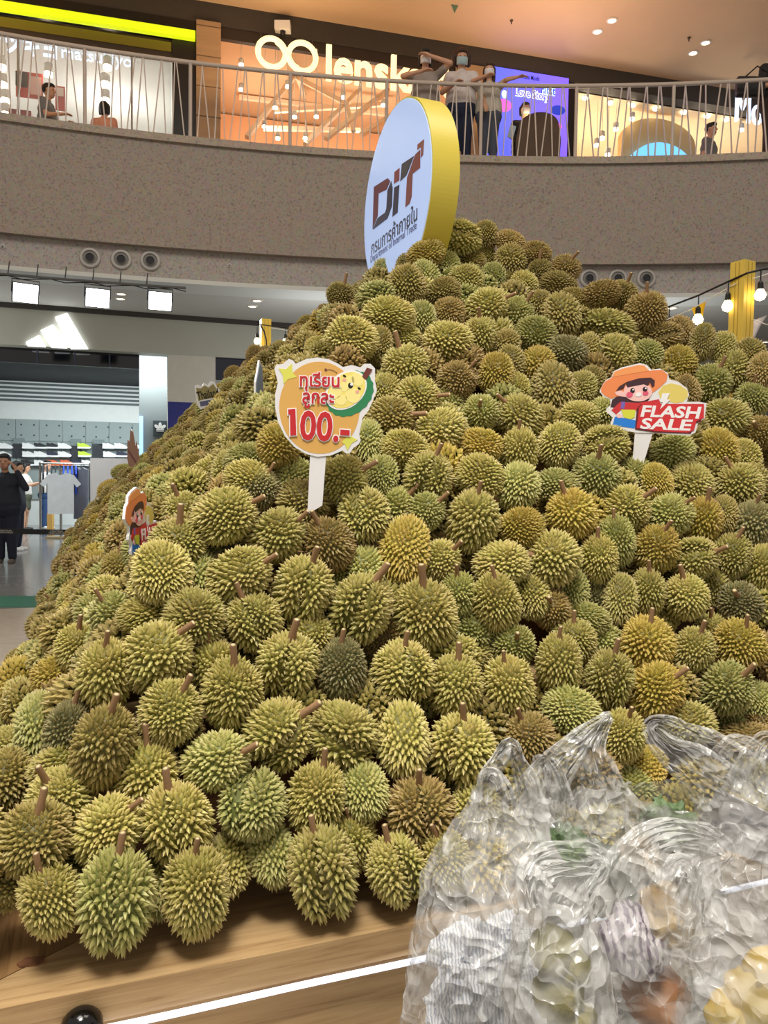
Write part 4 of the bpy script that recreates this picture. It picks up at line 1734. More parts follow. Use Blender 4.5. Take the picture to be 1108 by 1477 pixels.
def pennant(label, px, py, y, wpx, hpx, m, lean=0.0):
    a, b, c = at_y(px, py, y), at_y(px + wpx, py - wpx * 0.42, y), at_y(px + wpx * 0.75 + lean, py + hpx, y)
    mb = MB()
    n = (b - a).cross(c - a).normalized() * 0.0015
    vs, fs = [], []
    R_ = 5
    for i in range(R_ + 1):
        L, Rr = a.lerp(c, i / R_), b.lerp(c, i / R_)
        for j in range(4):
            q = L.lerp(Rr, j / 3) + n * (9 * math.sin(j * 1.9 + i * 0.9))
            vs.append(q)
    o = len(vs)
    vs += [q + n for q in vs]
    for i in range(R_):
        for j in range(3):
            f = (i * 4 + j, i * 4 + j + 1, i * 4 + j + 5, i * 4 + j + 4)
            fs += [f, tuple(k + o for k in f[::-1])]
    mb.add(vs, fs)
    return tag(mb.obj('pennant', m, None, True), label, 'pennant', 'pennants on the white strings')


PY = mat('pennant_yellow', (238, 190, 24), 0.6, emit=(238, 190, 24), estr=0.0)
PW = mat('pennant_white', (222, 214, 220), 0.6)
tag(MB().tube([at_y(1130, 388, 4.66), at_y(1060, 410, 4.68), at_y(1018, 434, 4.9), at_y(998, 446, 5.0), at_y(962, 461, 5.2), at_y(930, 470, 5.4)], 0.003, 5).obj('pennant_string', STR), 'upper white string tied to the nearer yellow post', 'string', 'white pennant strings')
tag(MB().tube([at_y(1130, 466, 4.6), at_y(1105, 468, 4.62), at_y(1088, 461, 4.66), at_y(1058, 472, 4.8), at_y(1043, 481, 4.9), at_y(1020, 492, 5.1)], 0.003, 5).obj('pennant_string', STR), 'lower white string round the nearer yellow post', 'string', 'white pennant strings')
tag(MB().tube([at_y(391, 473, 7.9), at_y(410, 476, 7.9), at_y(430, 480, 7.8), at_y(470, 486, 7.6)], 0.004, 5).obj('pennant_string', STR), 'white string tied to the far yellow post', 'string', 'white pennant strings')
pennant('yellow pennant hanging behind a glowing bulb', 998, 444, 4.97, 20, 30, PY)
pennant('yellow pennant tip peeping over the durians', 1036, 485, 4.93, 12, 18, PY)
pennant('white pennant fluttering beside the yellow post', 1086, 463, 4.68, 20, 34, PW, -16)
# ================================================================== BALCONY RAILING, NOZZLES, FLOODLIGHTS
RAILM = mat('rail_paint', (196, 180, 166), 0.45, var=0.02)
rail = thing('balcony_railing', 'pale metal gallery railing with slanting bars', 'railing', arc(BR + 0.12, 0.0, Z2))
RR = BR + 0.12
HZ = Z2 + 1.1
MB().tube([arc(RR, A0 + (A1 - A0) * i / 90, HZ) for i in range(91)], 0.032, 8).obj('handrail', RAILM, rail, smooth=True)
MB().tube([arc(RR, A0 + (A1 - A0) * i / 90, Z2 + 0.03) for i in range(91)], 0.014, 6).obj('bottom_rail', RAILM, rail, smooth=True)
a_l, a_r = ang_of(on_z(-40, 168, Z2)), ang_of(on_z(1150, 221, Z2))
step = 0.118 / BR
k = 0
a = a_l
bar = MB().box((-0.008, -0.012, 0), (0.008, 0.012, 1.0)).mesh('baluster', RAILM)
while a < a_r:
    if k % 12 == 0:
        MB().tube([arc(RR, a, Z2), arc(RR, a, HZ)], 0.026, 8).obj('post', RAILM, rail)
    else:
        lean = (0.05, -0.045, 0.07, -0.03, 0.02, -0.07)[k % 6] * (1 if (k // 6) % 2 else -1)
        b0, b1 = arc(RR, a - lean * 0.5 / BR * 1.2, Z2), arc(RR, a + lean * 1.2 / BR * 0.9, HZ)
        t = (b1 - b0)
        L = t.length
        t.normalize()
        rd = Vector((math.sin(a), math.cos(a), 0))
        x = rd.cross(t).normalized()
        M = Matrix((x, t.cross(x) * -1, t)).transposed().to_4x4()
        M = Matrix.Translation(b0) @ Matrix((x, rd, t)).transposed().to_4x4() @ Matrix.Diagonal((1, 1, L, 1))
        link('baluster', bar, rail, M)
    a += step
    k += 1


def on_arc(px, py, r):
    d = ray(px, py)
    ox, oy = CAM.x - BX, CAM.y - BY
    A = d.x ** 2 + d.y ** 2
    B = 2 * (ox * d.x + oy * d.y)
    Cq = ox * ox + oy * oy - r * r
    t = (-B + math.sqrt(B * B - 4 * A * Cq)) / (2 * A)
    return CAM + d * t


NZ1, NZ2, NZ3 = mat('nozzle_rim', (178, 172, 166), 0.45), mat('nozzle_cone', (128, 124, 120), 0.5), mat('nozzle_hole', (16, 18, 24), 0.6)
for i, (px, py) in enumerate(((130, 372), (175, 374.5), (217, 376.5), (850, 402), (891, 402), (932, 402))):
    c = on_arc(px, py, BR + 0.12)
    n = Vector((BX - c.x, BY - c.y, 0)).normalized()
    t = thing('air_nozzle', 'round grey air nozzle in the concrete band over the sports shop' if i < 3 else 'round grey air nozzle in the concrete band above the heap shoulder', 'vent', c, 'air nozzles beside the shop floodlights' if i < 3 else 'air nozzles above the heap shoulder')
    MB().lathe([(0.10, 0.0), (0.142, 0.0), (0.142, 0.02), (0.128, 0.034), (0.102, 0.03)], c, n, 28, cap=False).obj('rim', NZ1, t, smooth=True)
    MB().lathe([(0.102, 0.03), (0.092, 0.008), (0.07, 0.02), (0.055, 0.05)], c, n, 24, cap=False).obj('cone', NZ2, t, smooth=True)
    MB().lathe([(0.056, 0.04), (0.0, 0.035)], c, n, 20).obj('opening', NZ3, t)

for (px, py) in ((4, 356), (331, 383)):
    c = on_arc(px, py, BR + 0.12)
    n = Vector((BX - c.x, BY - c.y, 0)).normalized()
    t = thing('sprinkler_head', 'small white sprinkler head beside the air nozzles', 'sprinkler', c, 'sprinkler heads in the concrete band')
    MB().lathe([(0.035, 0), (0.033, 0.012), (0.018, 0.016)], c, n, 14).obj('plate', NZ1, t)
    MB().lathe([(0.012, 0.0), (0.012, 0.04), (0.0, 0.045)], c, n, 8).obj('head', NZ2, t)

FLOOD = glow('flood_led', (248, 252, 255), 16)
bar0, bar1 = on_arc(-10, 397, BR - 0.1), on_arc(268, 413, BR - 0.1)
zb_ = (bar0.z + bar1.z) / 2
brk = thing('lamp_bar', 'thin dark bar with loose cables under the concrete band', 'bar', (bar0 + bar1) / 2)
arcpts = [arc(BR - 0.1, ang_of(bar0) + (ang_of(bar1) - ang_of(bar0)) * i / 14, 4.06 + 0.0 * i) for i in range(15)]
MB().tube(arcpts, 0.018, 6).obj('tube', mat('bar_dark', (88, 88, 86), 0.5), brk)
for i in range(6):
    q = arcpts[i * 2 + 1]
    MB().tube([q, q + Vector((0, 0.05, 0.18))], 0.008, 5).obj('hanger', CABLE, brk)
MB().tube([q_ + ZZ * (0.02 * math.sin(i * 2.1) - 0.03) for i, q_ in enumerate(arcpts)], 0.007, 5).obj('loose_cable', CABLE, brk)
for i, (px, py) in enumerate(((37, 423), (141, 430), (231, 434.5))):
    c = on_arc(px, py, BR - 0.12)
    f = (Vector((0.2, 2.6, 1.2)) - c).normalized()
    t = thing('floodlight', ('floodlight at the end of the bar over the stripes mark', 'floodlight in the middle of the lamp bar', 'floodlight under the trio of air nozzles')[i], 'floodlight', c, 'white floodlights on the lamp bar')
    M = Matrix.Translation(c) @ f.to_track_quat('-Y', 'Z').to_matrix().to_4x4()
    MB().box((-0.165, 0.0, -0.13), (0.165, 0.07, 0.13), M).obj('housing', mat('flood_black', (30, 30, 32), 0.5), t)
    MB().box((-0.15, -0.012, -0.118), (0.15, 0.0, 0.118), M).obj('lens', FLOOD, t)
    MB().tube([M @ Vector((-0.17, 0.03, 0)), M @ Vector((-0.17, 0.03, 0.17)), M @ Vector((0.17, 0.03, 0.17)), M @ Vector((0.17, 0.03, 0))], 0.008, 5).obj('bracket', mat('flood_black', (30, 30, 32), 0.5), t)
    lamp('SPOT', 'floodlight_beam', c + f * 0.06, 190, (0.95, 0.98, 1.0), 0.12, (0.2, 3.0, 1.2), 80, blend=0.8)

DL = glow('downlight', (255, 240, 214), 6)
DLR = mat('downlight_ring', (226, 216, 200), 0.5)


def downlight(px, py, z, r, label, group):
    c = on_z(px, py, z)
    t = thing('downlight', label, 'ceiling light', c, group)
    MB().lathe([(r * 0.72, 0.0), (r, 0.0), (r, -0.012), (r * 0.72, -0.02)], c, ZZ, 20, cap=False).obj('ring', DLR, t)
    MB().lathe([(r * 0.72, -0.012), (0.0, -0.01)], c, ZZ, 20).obj('lens', DL, t)
    return t


for i, (px, py) in enumerate(((862, 45), (883, 29), (1000, 76), (1018, 61))):
    downlight(px, py, 9.8, 0.1, 'recessed downlight in the warm ceiling, ' + ('pair nearer the blue screen' if i < 2 else 'pair nearer the gift shop sign'), 'downlights in the warm upper ceiling')
for px, py in ((175, 423), (174, 430), (371, 433), (364, 441), (997, 436), (970, 443.5), (1103, 492.5)):
    downlight(px, py, 4.2, 0.09, 'recessed downlight in the grey ceiling ' + ('between floodlights' if px < 200 else 'beside the far yellow post' if px < 500 else 'behind the bulb string'), 'downlights in the grey ceiling')
for px, py in ((738, 29), (994, 54)):
    c = on_z(px, py, 9.8)
    tag(MB().lathe([(0.03, 0), (0.03, -0.02), (0.012, -0.03), (0.012, -0.07), (0, -0.075)], c, ZZ, 10).obj('sprinkler_head', mat('sprinkler_dark', (80, 66, 52), 0.5)), 'tiny dark sprinkler head in the warm ceiling', 'sprinkler', 'sprinkler heads in the warm ceiling')
c = at_y(655, 0, 14.2)
tag(MB().prism([(-0.1, 0.2), (0.14, 0.2), (0.02, -0.06)], (c.x, c.y, 9.72), E2, ZZ, N2, 0, 0.02).obj('hanging_sign', mat('exit_green', (120, 160, 136), 0.3)), 'corner of a small green glass sign hanging from the ceiling', 'sign')
c = P2.pt(P2.sz(408, 40, -0.1)[0], -0.1, P2.sz(408, 40, -0.1)[1])
cm = thing('security_camera', 'small white box camera over the peach shop', 'camera', c)
MB().box((-0.14, -0.1, -0.06), (0.14, 0.1, 0.08), Matrix.Translation(c)).obj('body', WHITE, cm)
MB().lathe([(0.05, 0), (0.045, -0.06), (0, -0.08)], c - ZZ * 0.06, ZZ, 12).obj('dome', BLACK, cm, True)

# ================================================================== SHOP SIGNS AND FITTINGS
SG = glow('sign_warm', (255, 232, 176), 1.25)
SW = glow('sign_cool', (206, 226, 255), 1.4)


def plane_text(name, t, m, root, pl, x0, y0, x1, y1, hpx, d, bold=0.0, depth=0.03, space=1.0):
    s0, z0 = pl.sz(x0, y0, d)
    s1, z1 = pl.sz(x1, y1, d)
    k = (pl.pt(s0, d, z0) - CAM).length / FPX
    return text(name, t, m, root, pl.pt((s0 + s1) / 2, d, (z0 + z1) / 2), pl.e, ZZ, abs(s1 - s0), hpx * k * 1.05, bold, depth, space=space)


t = thing('shop_sign', 'white glowing lettered sign behind the glass under the lime band', 'sign', P2.pt(P2.sz(100, 85, 0.6)[0], 0.6, 8.0))
plane_text('lettering', 'matsukiyo', SW, t, P2, 89, 79, 190, 91, 17, 0.6)
plane_text('lettering', 'マツキヨ', SW, t, P2, -22, 58, 82, 71, 22, 0.6, 0.02)
for px in (10, 175):
    q = P2.pt(P2.sz(px, 60, 0.62)[0], 0.62, P2.sz(px, 66, 0.62)[1])
    MB().tube([q, Vector((q.x, q.y, 8.95))], 0.006, 5).obj('hanger', mat('steel_thin', (150, 146, 138), 0.4), t)
t = thing('shop_sign', 'warm glowing lettered sign with infinity-shaped spectacles over the peach shop', 'sign', P2.pt(P2.sz(500, 85, -0.2)[0], -0.2, 8.4))
plane_text('lettering', 'lenskart', SG, t, P2, 470, 93, 655, 118, 42, -0.2, 0.02, 0.05)


def ring(pl, px, py, rpx, d, m, root):
    s0, z0 = pl.sz(px, py, d)
    k = (pl.pt(s0, d, z0) - CAM).length / FPX
    r = rpx * k
    pts = [pl.pt(s0 + r * math.cos(w), d, z0 + r * math.sin(w)) for w in np.linspace(0, 2 * PI, 33)]
    MB().tube(pts, 0.05, 8, cap=False).obj('spectacle_ring', m, root, True)


ring(P2, 392, 76, 17, -0.2, SG, t)
ring(P2, 436, 82, 17, -0.2, SG, t)
MB().tube([P2.pt(*(lambda q: (q[0], -0.21, q[1]))(P2.sz(x, y, -0.21))) for x, y in ((399, 60), (406, 66), (414, 79), (422, 93), (430, 99))], 0.05, 8).obj('spectacle_bridge', SG, t, True)
for px, py in ((374, 69), (455, 80)):
    q = P2.pt(P2.sz(px, py, -0.2)[0], -0.2, P2.sz(px, py, -0.2)[1])
    MB().box((-0.03, -0.03, -0.1), (0.03, 0.03, 0.1), Matrix.Translation(q)).obj('spectacle_hinge', SG, t)
for px in (376, 451, 472):
    q = P2.pt(P2.sz(px, 60, -0.18)[0], -0.18, P2.sz(px, 62, -0.18)[1])
    MB().tube([q, Vector((q.x, q.y, 9.45))], 0.012, 5).obj('hanger', DARKTRIM, t)
t = thing('shop_sign', 'white glowing lettered sign hanging before the gift shop', 'sign', P2.pt(P2.sz(1090, 170, -0.6)[0], -0.6, 7.5))
plane_text('lettering', 'Moshi Moshi', SW, t, P2, 1060, 158, 1215, 176, 33, -0.6, 0.0, 0.06)
q = P2.pt(P2.sz(1075, 150, -0.57)[0], -0.57, P2.sz(1075, 150, -0.57)[1])
MB().tube([q, Vector((q.x, q.y, 9.42))], 0.01, 5).obj('hanger', DARKTRIM, t)

# ---- blue screen
t = thing('led_screen', 'large blue violet advertising screen in a black surround', 'screen', P2.pt(P2.sz(762, 225)[0], 0, Z2))
r = P2.rect(704, 99, 819, 232, -0.02)
zt = P2.sz(762, 104, -0.02)[1]
scm = glow('screen_blue', (88, 92, 250), 1.3)
nt = scm.node_tree
b = nt.nodes['Principled BSDF']
tcn = nt.nodes.new('ShaderNodeTexCoord')
gr = nt.nodes.new('ShaderNodeTexGradient')
rp = nt.nodes.new('ShaderNodeValToRGB')
rp.color_ramp.elements[0].color = (*lin((62, 96, 255)), 1)
rp.color_ramp.elements[1].color = (*lin((128, 90, 250)), 1)
nt.links.new(tcn.outputs['Generated'], gr.inputs[0])
nt.links.new(gr.outputs[0], rp.inputs[0])
nt.links.new(rp.outputs[0], b.inputs['Emission Color'])
lbox(P2, r[0], r[1], -0.03, 0.02, Z2 + 0.05, zt, 'panel', scm, t)
plane_text('lettering', 'Moshi Moshi', BLACK, t, P2, 752, 110.5, 778, 113.5, 5, -0.035, 0.01, 0.004)
SCW, SCP, SCB, SCV = glow('screen_white', (190, 222, 255), 1.3), glow('screen_pink', (216, 96, 200), 1.0), glow('screen_dark', (36, 60, 190), 0.8), glow('screen_violet', (124, 84, 220), 0.9)
for bb, m_, dd in ((0.09, SCW, -0.036), (0.0, SCB, -0.046)):
    plane_text('lettering', 'First', m_, t, P2, 781, 129, 801, 131, 10 + bb * 30, dd, bb, 0.006)
for bb, m_, dd in ((0.09, SCW, -0.036), (0.0, SCV, -0.046)):
    plane_text('lettering', 'Love Story', m_, t, P2, 743, 135, 793, 140, 11 + bb * 30, dd, bb, 0.006)


def screen_blob(px, py, a, b_, m, nm):
    s0, z0 = P2.sz(px, py, -0.035)
    k = (P2.pt(s0, 0, z0) - CAM).length / FPX
    MB().prism(ell(s0, z0, a * k, b_ * k, 0.1, 20), P2.O, P2.e, ZZ, P2.n, -0.036, -0.034).obj(nm, m, t)


screen_blob(727, 152, 10.5, 8, SCP, 'pink_planet')
screen_blob(805, 159, 10, 6, SCB, 'blue_planet')
screen_blob(807, 182, 3.5, 3.5, SCP, 'heart')
screen_blob(728, 136, 4, 5, SCW, 'star_shape')
screen_blob(716, 169, 3.5, 3, SCW, 'star_shape')

# ---- peach shop lattice and spots
LAT = mat('lattice_white', (244, 222, 196), 0.6)
t = thing('ceiling_lattice', 'white ceiling lattice of slanting beams in the peach shop', 'lattice', P2.pt((sL0 + sL1) / 2, 1.4, 7.5))


def pbeam(x0, y0, x1, y1, d0, d1, w, m, root, nm='beam'):
    a, b = P2.pt(P2.sz(x0, y0, d0)[0], d0, P2.sz(x0, y0, d0)[1]), P2.pt(P2.sz(x1, y1, d1)[0], d1, P2.sz(x1, y1, d1)[1])
    MB().tube([a, b], w, 4).obj(nm, m, root)


for q in ((356, 198, 425, 110, 0.8, 2.2), (425, 110, 500, 150, 2.2, 1.6), (470, 200, 560, 130, 0.8, 1.8), (500, 150, 510, 190, 1.6, 1.4), (345, 140, 560, 165, 3.2, 3.2), (395, 160, 560, 150, 2.6, 2.4), (380, 185, 520, 188, 2.8, 2.8), (430, 112, 440, 140, 2.2, 2.6), (520, 195, 640, 120, 1.5, 2.5), (360, 118, 640, 135, 3.6, 3.4), (440, 208, 520, 130, 1.0, 2.0)):
    pbeam(*q, 0.06, LAT, t)
SPL = glow('spot_glow', (255, 236, 200), 14)


def spot(pl, px, py, d, label, group, r=0.05, ztop=9.42):
    c = pl.pt(pl.sz(px, py, d)[0], d, pl.sz(px, py, d)[1])
    t = thing('spotlight', label, 'spotlight', c, group)
    MB().lathe([(0, -r * 0.6), (r, -r * 0.5), (r * 0.9, r * 0.6), (0, r * 0.7)], c, ZZ, 12).obj('lens', SPL, t, True)
    MB().lathe([(r * 1.1, r * 0.3), (r * 1.05, r * 2.2), (r * 0.5, r * 2.6), (0, r * 2.6)], c, ZZ, 12).obj('housing', WHITE, t, True)
    MB().tube([c + ZZ * r * 2.5, Vector((c.x, c.y, ztop))], 0.006, 5).obj('arm', WHITE, t)


for zx, zy in ((70, 160), (22, 258), (207, 345), (22, 357), (157, 430), (235, 467), (322, 466), (115, 505), (168, 552), (278, 551), (430, 388), (562, 240), (318, 200), (590, 420)):
    spot(P2, 340 + zx / 2.77, zy / 2.77, 0.9, 'small glowing spotlight among the lattice beams', 'spotlights in the peach shop', 0.045, 9.8)
for zx, zy in ((392, 383), (490, 402), (578, 412), (668, 425), (778, 440), (870, 455), (945, 468), (575, 465), (512, 505), (458, 540), (437, 568), (1003, 508), (480, 605)):
    spot(P2, 700 + zx / 2.716, zy / 2.716, 0.45, 'small glowing track spotlight in the gift shop', 'track spotlights in the gift shop', 0.055)
tr = thing('light_track', 'thin dark ceiling track across the gift shop', 'light track', P2.pt(sS1 + 2, 1.3, 9.0))
pbeam(832, 117, 1060, 158, 0.5, 0.5, 0.018, DARKTRIM, tr, 'rail')
pbeam(832, 126, 1060, 166, 1.3, 1.3, 0.018, WHITE, tr, 'rail')
for zx, zy in ((202, 157), (472, 198), (465, 290), (456, 362), (456, 433), (210, 320), (8, 290), (12, 365), (22, 434), (25, 494)):
    spot(P2, zx / 3.0, zy / 3.0, 0.55, 'round glow standing in for lamps and lamp reflections in the white shop', 'lamps and lamp reflections of the white shop', 0.075, 8.96)  # columns of lamp reflections are built as glowing bodies too
# gift shop arch with glowing display
s0, z0 = P2.sz(955, 225, 0.5)
k = (P2.pt(s0, 0.5, z0) - CAM).length / FPX
ar = thing('display_arch', 'cream arched display with a glowing blue half dome in the gift shop', 'display', P2.pt(s0, 0.5, Z2))
za = Z2
hw, hh_ = 52 * k, P2.sz(955, 168, 0.5)[1] - Z2
poly = [(s0 - hw, Z2), (s0 + hw, Z2)] + [(s0 + hw * math.cos(w), Z2 + hh_ - hw * 0.55 + hw * 0.55 * math.sin(w)) for w in np.linspace(0, PI, 20)]
MB().prism(poly, P2.O, P2.e, ZZ, P2.n, 0.6, 0.8).obj('arch_board', mat('arch_cream', (206, 176, 128), 0.7), ar)
hb_ = P2.sz(955, 207, 0.5)[1] - Z2
poly = [(s0 - hw * 0.95, Z2), (s0 + hw * 0.95, Z2)] + [(s0 + hw * 0.95 * math.cos(w), Z2 + hb_ * (0.72 + 0.28 * math.sin(w))) for w in np.linspace(0, PI, 20)]
MB().prism(poly, P2.O, P2.e, ZZ, P2.n, 0.45, 0.6).obj('glow_dome', glow('dome_blue', (110, 190, 250), 1.3), ar)
# posters in the white shop
pp = thing('poster', 'red and black printed poster inside the white shop', 'poster', P2.pt(P2.sz(50, 130, 0.6)[0], 0.6, 7.2))
for (x0, y0, x1, y1, c, n_) in ((23, 105, 62, 142, (188, 70, 66), 'sheet'), (23, 105, 40, 126, (40, 34, 40), 'dark_patch'), (44, 112, 60, 138, (236, 190, 180), 'pale_patch'), (80, 125, 94, 160, (196, 84, 80), 'sheet'), (82, 128, 92, 140, (240, 220, 210), 'pale_patch')):
    rr_ = P2.rect(x0, y0, x1, y1, 0.6)
    dd = 0.0 if n_ == 'sheet' else 0.02
    lbox(P2, rr_[0], rr_[1], 0.6 - dd - 0.02, 0.6 - dd, rr_[2], rr_[3], n_, mat('poster_%d' % c[0], c, 0.6), pp)
rr_ = P2.rect(12, 158, 45, 172, 0.5)
tag(lbox(P2, rr_[0], rr_[1], 0.5, 0.9, Z2, rr_[3], 'shop_counter', mat('counter_red', (136, 36, 40), 0.5)), 'low dark red counter inside the white shop', 'counter')

# ================================================================== SPORTS SHOP FITTINGS
t = thing('shop_sign', 'glowing white mark of three slanting bars on the pale header', 'sign', P1.pt(P1.sz(85, 500)[0], 0, zh0))
for poly in ([(220, 325), (268, 308), (352, 452), (283, 452)], [(162, 378), (212, 354), (268, 448), (205, 446)], [(103, 425), (155, 397), (182, 444), (110, 440)]):
    P1.poly([(x / 2.77, 340 + y / 2.77) for x, y in poly], -0.06, 0.0).obj('bar', glow('mark_white', (250, 252, 255), 2.2), t)
t = thing('emblem_panel', 'dark panel with a white trefoil mark on the grey inner pier', 'sign', P1.pt(P1.sz(231, 620, 1.1)[0], 1.1, 1.9))
rr_ = P1.rect(221, 607, 241, 628, 1.15)
lbox(P1, rr_[0], rr_[1], 1.1, 1.2, rr_[2], rr_[3], 'panel', mat('emblem_dark', (60, 70, 74), 0.5), t)
s0, z0 = P1.sz(231, 617, 1.09)
k = (P1.pt(s0, 1.09, z0) - CAM).length / FPX
for dx, dy, rot in ((0, 3.2, PI / 2), (-4, 1.2, 2.5), (4, 1.2, 0.64)):
    MB().prism(ell(s0 + dx * k, z0 + dy * k, 4.2 * k, 2.2 * k, rot, 16), P1.O, P1.e, ZZ, P1.n, 1.08, 1.1).obj('leaf', WHITE, t)
for j in range(2):
    lbox(P1, s0 - 5 * k, s0 + 5 * k, 1.08, 1.1, z0 - (3 + j * 2) * k, z0 - (2 + j * 2) * k, 'bar', WHITE, t)
rr_ = P1.rect(201, 600, 206.5, 650, 1.1)
tag(lbox(P1, rr_[0], rr_[1], 1.12, 1.2, 0.3, P1.sz(203, 600, 1.1)[1], 'light_strip', glow('strip_blue', (170, 214, 250), 0.9)), 'pale blue lit strip on the edge of the inner pier', 'light strip')
# shoes
def shoe_mesh(cu, cs):
    mb = MB()
    prof = [(-0.14, 0.0), (0.13, 0.0), (0.155, 0.02), (0.15, 0.035), (0.0, 0.03), (-0.14, 0.035)]
    mb.prism(prof, (0, 0, 0), (1, 0, 0), (0, 0, 1), (0, 1, 0), -0.045, 0.045)
    mb.cur = 1
    mb.prism([(-0.135, 0.033), (0.0, 0.03), (0.145, 0.034), (0.135, 0.055), (0.08, 0.075), (0.02, 0.10), (-0.03, 0.115), (-0.06, 0.10), (-0.11, 0.112), (-0.14, 0.115)], (0, 0, 0), (1, 0, 0), (0, 0, 1), (0, 1, 0), -0.038, 0.038)
    return mb.mesh('shoe', [mat('sole_' + cs, {'w': (238, 238, 236), 'k': (30, 30, 32), 'o': (240, 120, 60)}[cs], 0.6), mat('upper_' + cu, {'w': (232, 232, 230), 'k': (34, 36, 40), 'n': (40, 46, 66), 'o': (226, 110, 70), 'l': (196, 230, 60), 'g': (150, 150, 150)}[cu], 0.6)])


SHN = {'w': 'white', 'k': 'black', 'n': 'navy', 'o': 'orange', 'l': 'lime', 'g': 'grey'}
SHM = {}
SHELF = mat('shoe_shelf', (120, 132, 132), 0.4)
for ry, row, wh in ((647, ((8, 'w'), (42, 'w'), (59, 'k'), (77, 'k'), (93, 'w'), (121, 'l'), (157, 'w'), (174, 'w'), (194, 'w')), 'top'), (659, ((6, 'w'), (42, 'w'), (59, 'w'), (77, 'n'), (93, 'w'), (122, 'l'), (158, 'w'), (177, 'n')), 'middle'), (671.5, ((40, 'k'), (59, 'w'), (78, 'o'), (97, 'o'), (113, 'n'), (127, 'w')), 'lowest')):
    for px, cu in row:
        s0, z0 = P1.sz(px, ry, DB - 0.16)
        if cu not in SHM:
            SHM[cu] = shoe_mesh(cu, 'o' if cu == 'o' else 'w')
        o = link('shoe', SHM[cu], None, P1.M @ Matrix.Translation((s0, DB - 0.16, z0)) @ Matrix.Rotation(PI * (px % 2) * 0.0, 4, 'Z') @ Matrix.Diagonal((1.15, 1.15, 1.3, 1)))
        tag(o, SHN[cu] + ' sports shoe on the ' + wh + ' row of wall shelves', 'shoe', 'shoes on the peg board')
        tag(lbox(P1, s0 - 0.13, s0 + 0.13, DB - 0.22, DB - 0.06, z0 - 0.012, z0, 'shoe_shelf', SHELF), 'small wall shelf under a ' + SHN[cu] + ' shoe of the ' + wh + ' row', 'shelf', 'single shoe shelves on the peg board')
for x0, y0, x1, y1 in ((18, 641, 34, 660), (101, 644, 117, 664), (133, 640, 150, 661)):
    rr_ = P1.rect(x0, y0, x1, y1, DB - 0.1)
    tag(lbox(P1, rr_[0], rr_[1], DB - 0.12, DB - 0.06, rr_[2], rr_[3], 'graphic_panel', mat('graphic_black', (30, 34, 40), 0.5)), 'black graphic panel between shoes on the peg board', 'panel', 'black graphic panels')
for x0, y0, x1, y1 in ((19, 632, 35, 640), (102, 633, 117, 643), (134, 634, 150, 643)):
    rr_ = P1.rect(x0, y0, x1, y1, DB - 0.1)
    tag(lbox(P1, rr_[0], rr_[1], DB - 0.12, DB - 0.06, rr_[2], rr_[3], 'header_panel', mat('graphic_grey', (112, 124, 124), 0.5)), 'grey header plate over a black graphic panel', 'panel', 'grey header plates')

# clothes rack, garments, white partition
STEEL = mat('rack_steel', (150, 146, 140), 0.3, metal=0.8)
rb = on_z(88, 776, 0)
rk = thing('clothes_rack', 'steel clothes rack with flat plate foot in the sports shop', 'rack', rb)
fr = -rb.copy()
fr.z = 0
fr.normalize()
sd = ZZ.cross(fr).normalized()
MB().box((-0.28, -0.2, 0), (0.28, 0.2, 0.03), Matrix.Translation(rb) @ Matrix.Rotation(0.1, 4, 'Z')).obj('foot_plate', mat('plate_tan', (150, 128, 92), 0.5), rk)
MB().box((-0.02, -0.02, 0.03), (0.02, 0.02, 1.5), Matrix.Translation(rb)).obj('upright', STEEL, rk)
for q in (-0.42, 0.62):
    b_ = rb - fr * 1.0 - sd * q * -1
    MB().box((-0.02, -0.02, 0), (0.02, 0.02, 1.62), Matrix.Translation(b_)).obj('upright', STEEL, rk)
MB().tube([rb - fr * 1.0 + sd * -0.45 + ZZ * 1.6, rb - fr * 1.0 + sd * 0.65 + ZZ * 1.6], 0.016, 6).obj('rail', STEEL, rk)
MB().tube([rb + ZZ * 1.46, rb - fr * 1.0 + ZZ * 1.46], 0.014, 6).obj('arm', STEEL, rk)


def garment(nm, label, cat, c, ex, w, h, m, sleeves=True, group=None, th=0.05):
    poly = [(-w / 2, -h), (w / 2, -h), (w / 2, -h * 0.25)]
    if sleeves:
        poly += [(w * 0.62, -h * 0.34), (w * 0.78, -h * 0.26)]
    poly += [(w * 0.5, -0.03), (w * 0.16, 0.02), (w * 0.07, -0.03), (-w * 0.07, -0.03), (-w * 0.16, 0.02), (-w * 0.5, -0.03)]
    if sleeves:
        poly += [(-w * 0.78, -h * 0.26), (-w * 0.62, -h * 0.34)]
    poly += [(-w / 2, -h * 0.25)]
    en = Vector(ex).cross(ZZ)
    t = thing(nm, label, cat, Vector(c) - ZZ * h, group)
    mb = MB().prism(poly, c, ex, ZZ, en, -th / 2, th / 2)
    mb.obj('cloth', m, t)
    MB().tube([Vector(c) + ZZ * -0.01, Vector(c) + ZZ * 0.06, Vector(c) + ZZ * 0.08 + Vector(ex) * 0.02], 0.006, 5).obj('hanger_hook', STEEL, t)
    return t


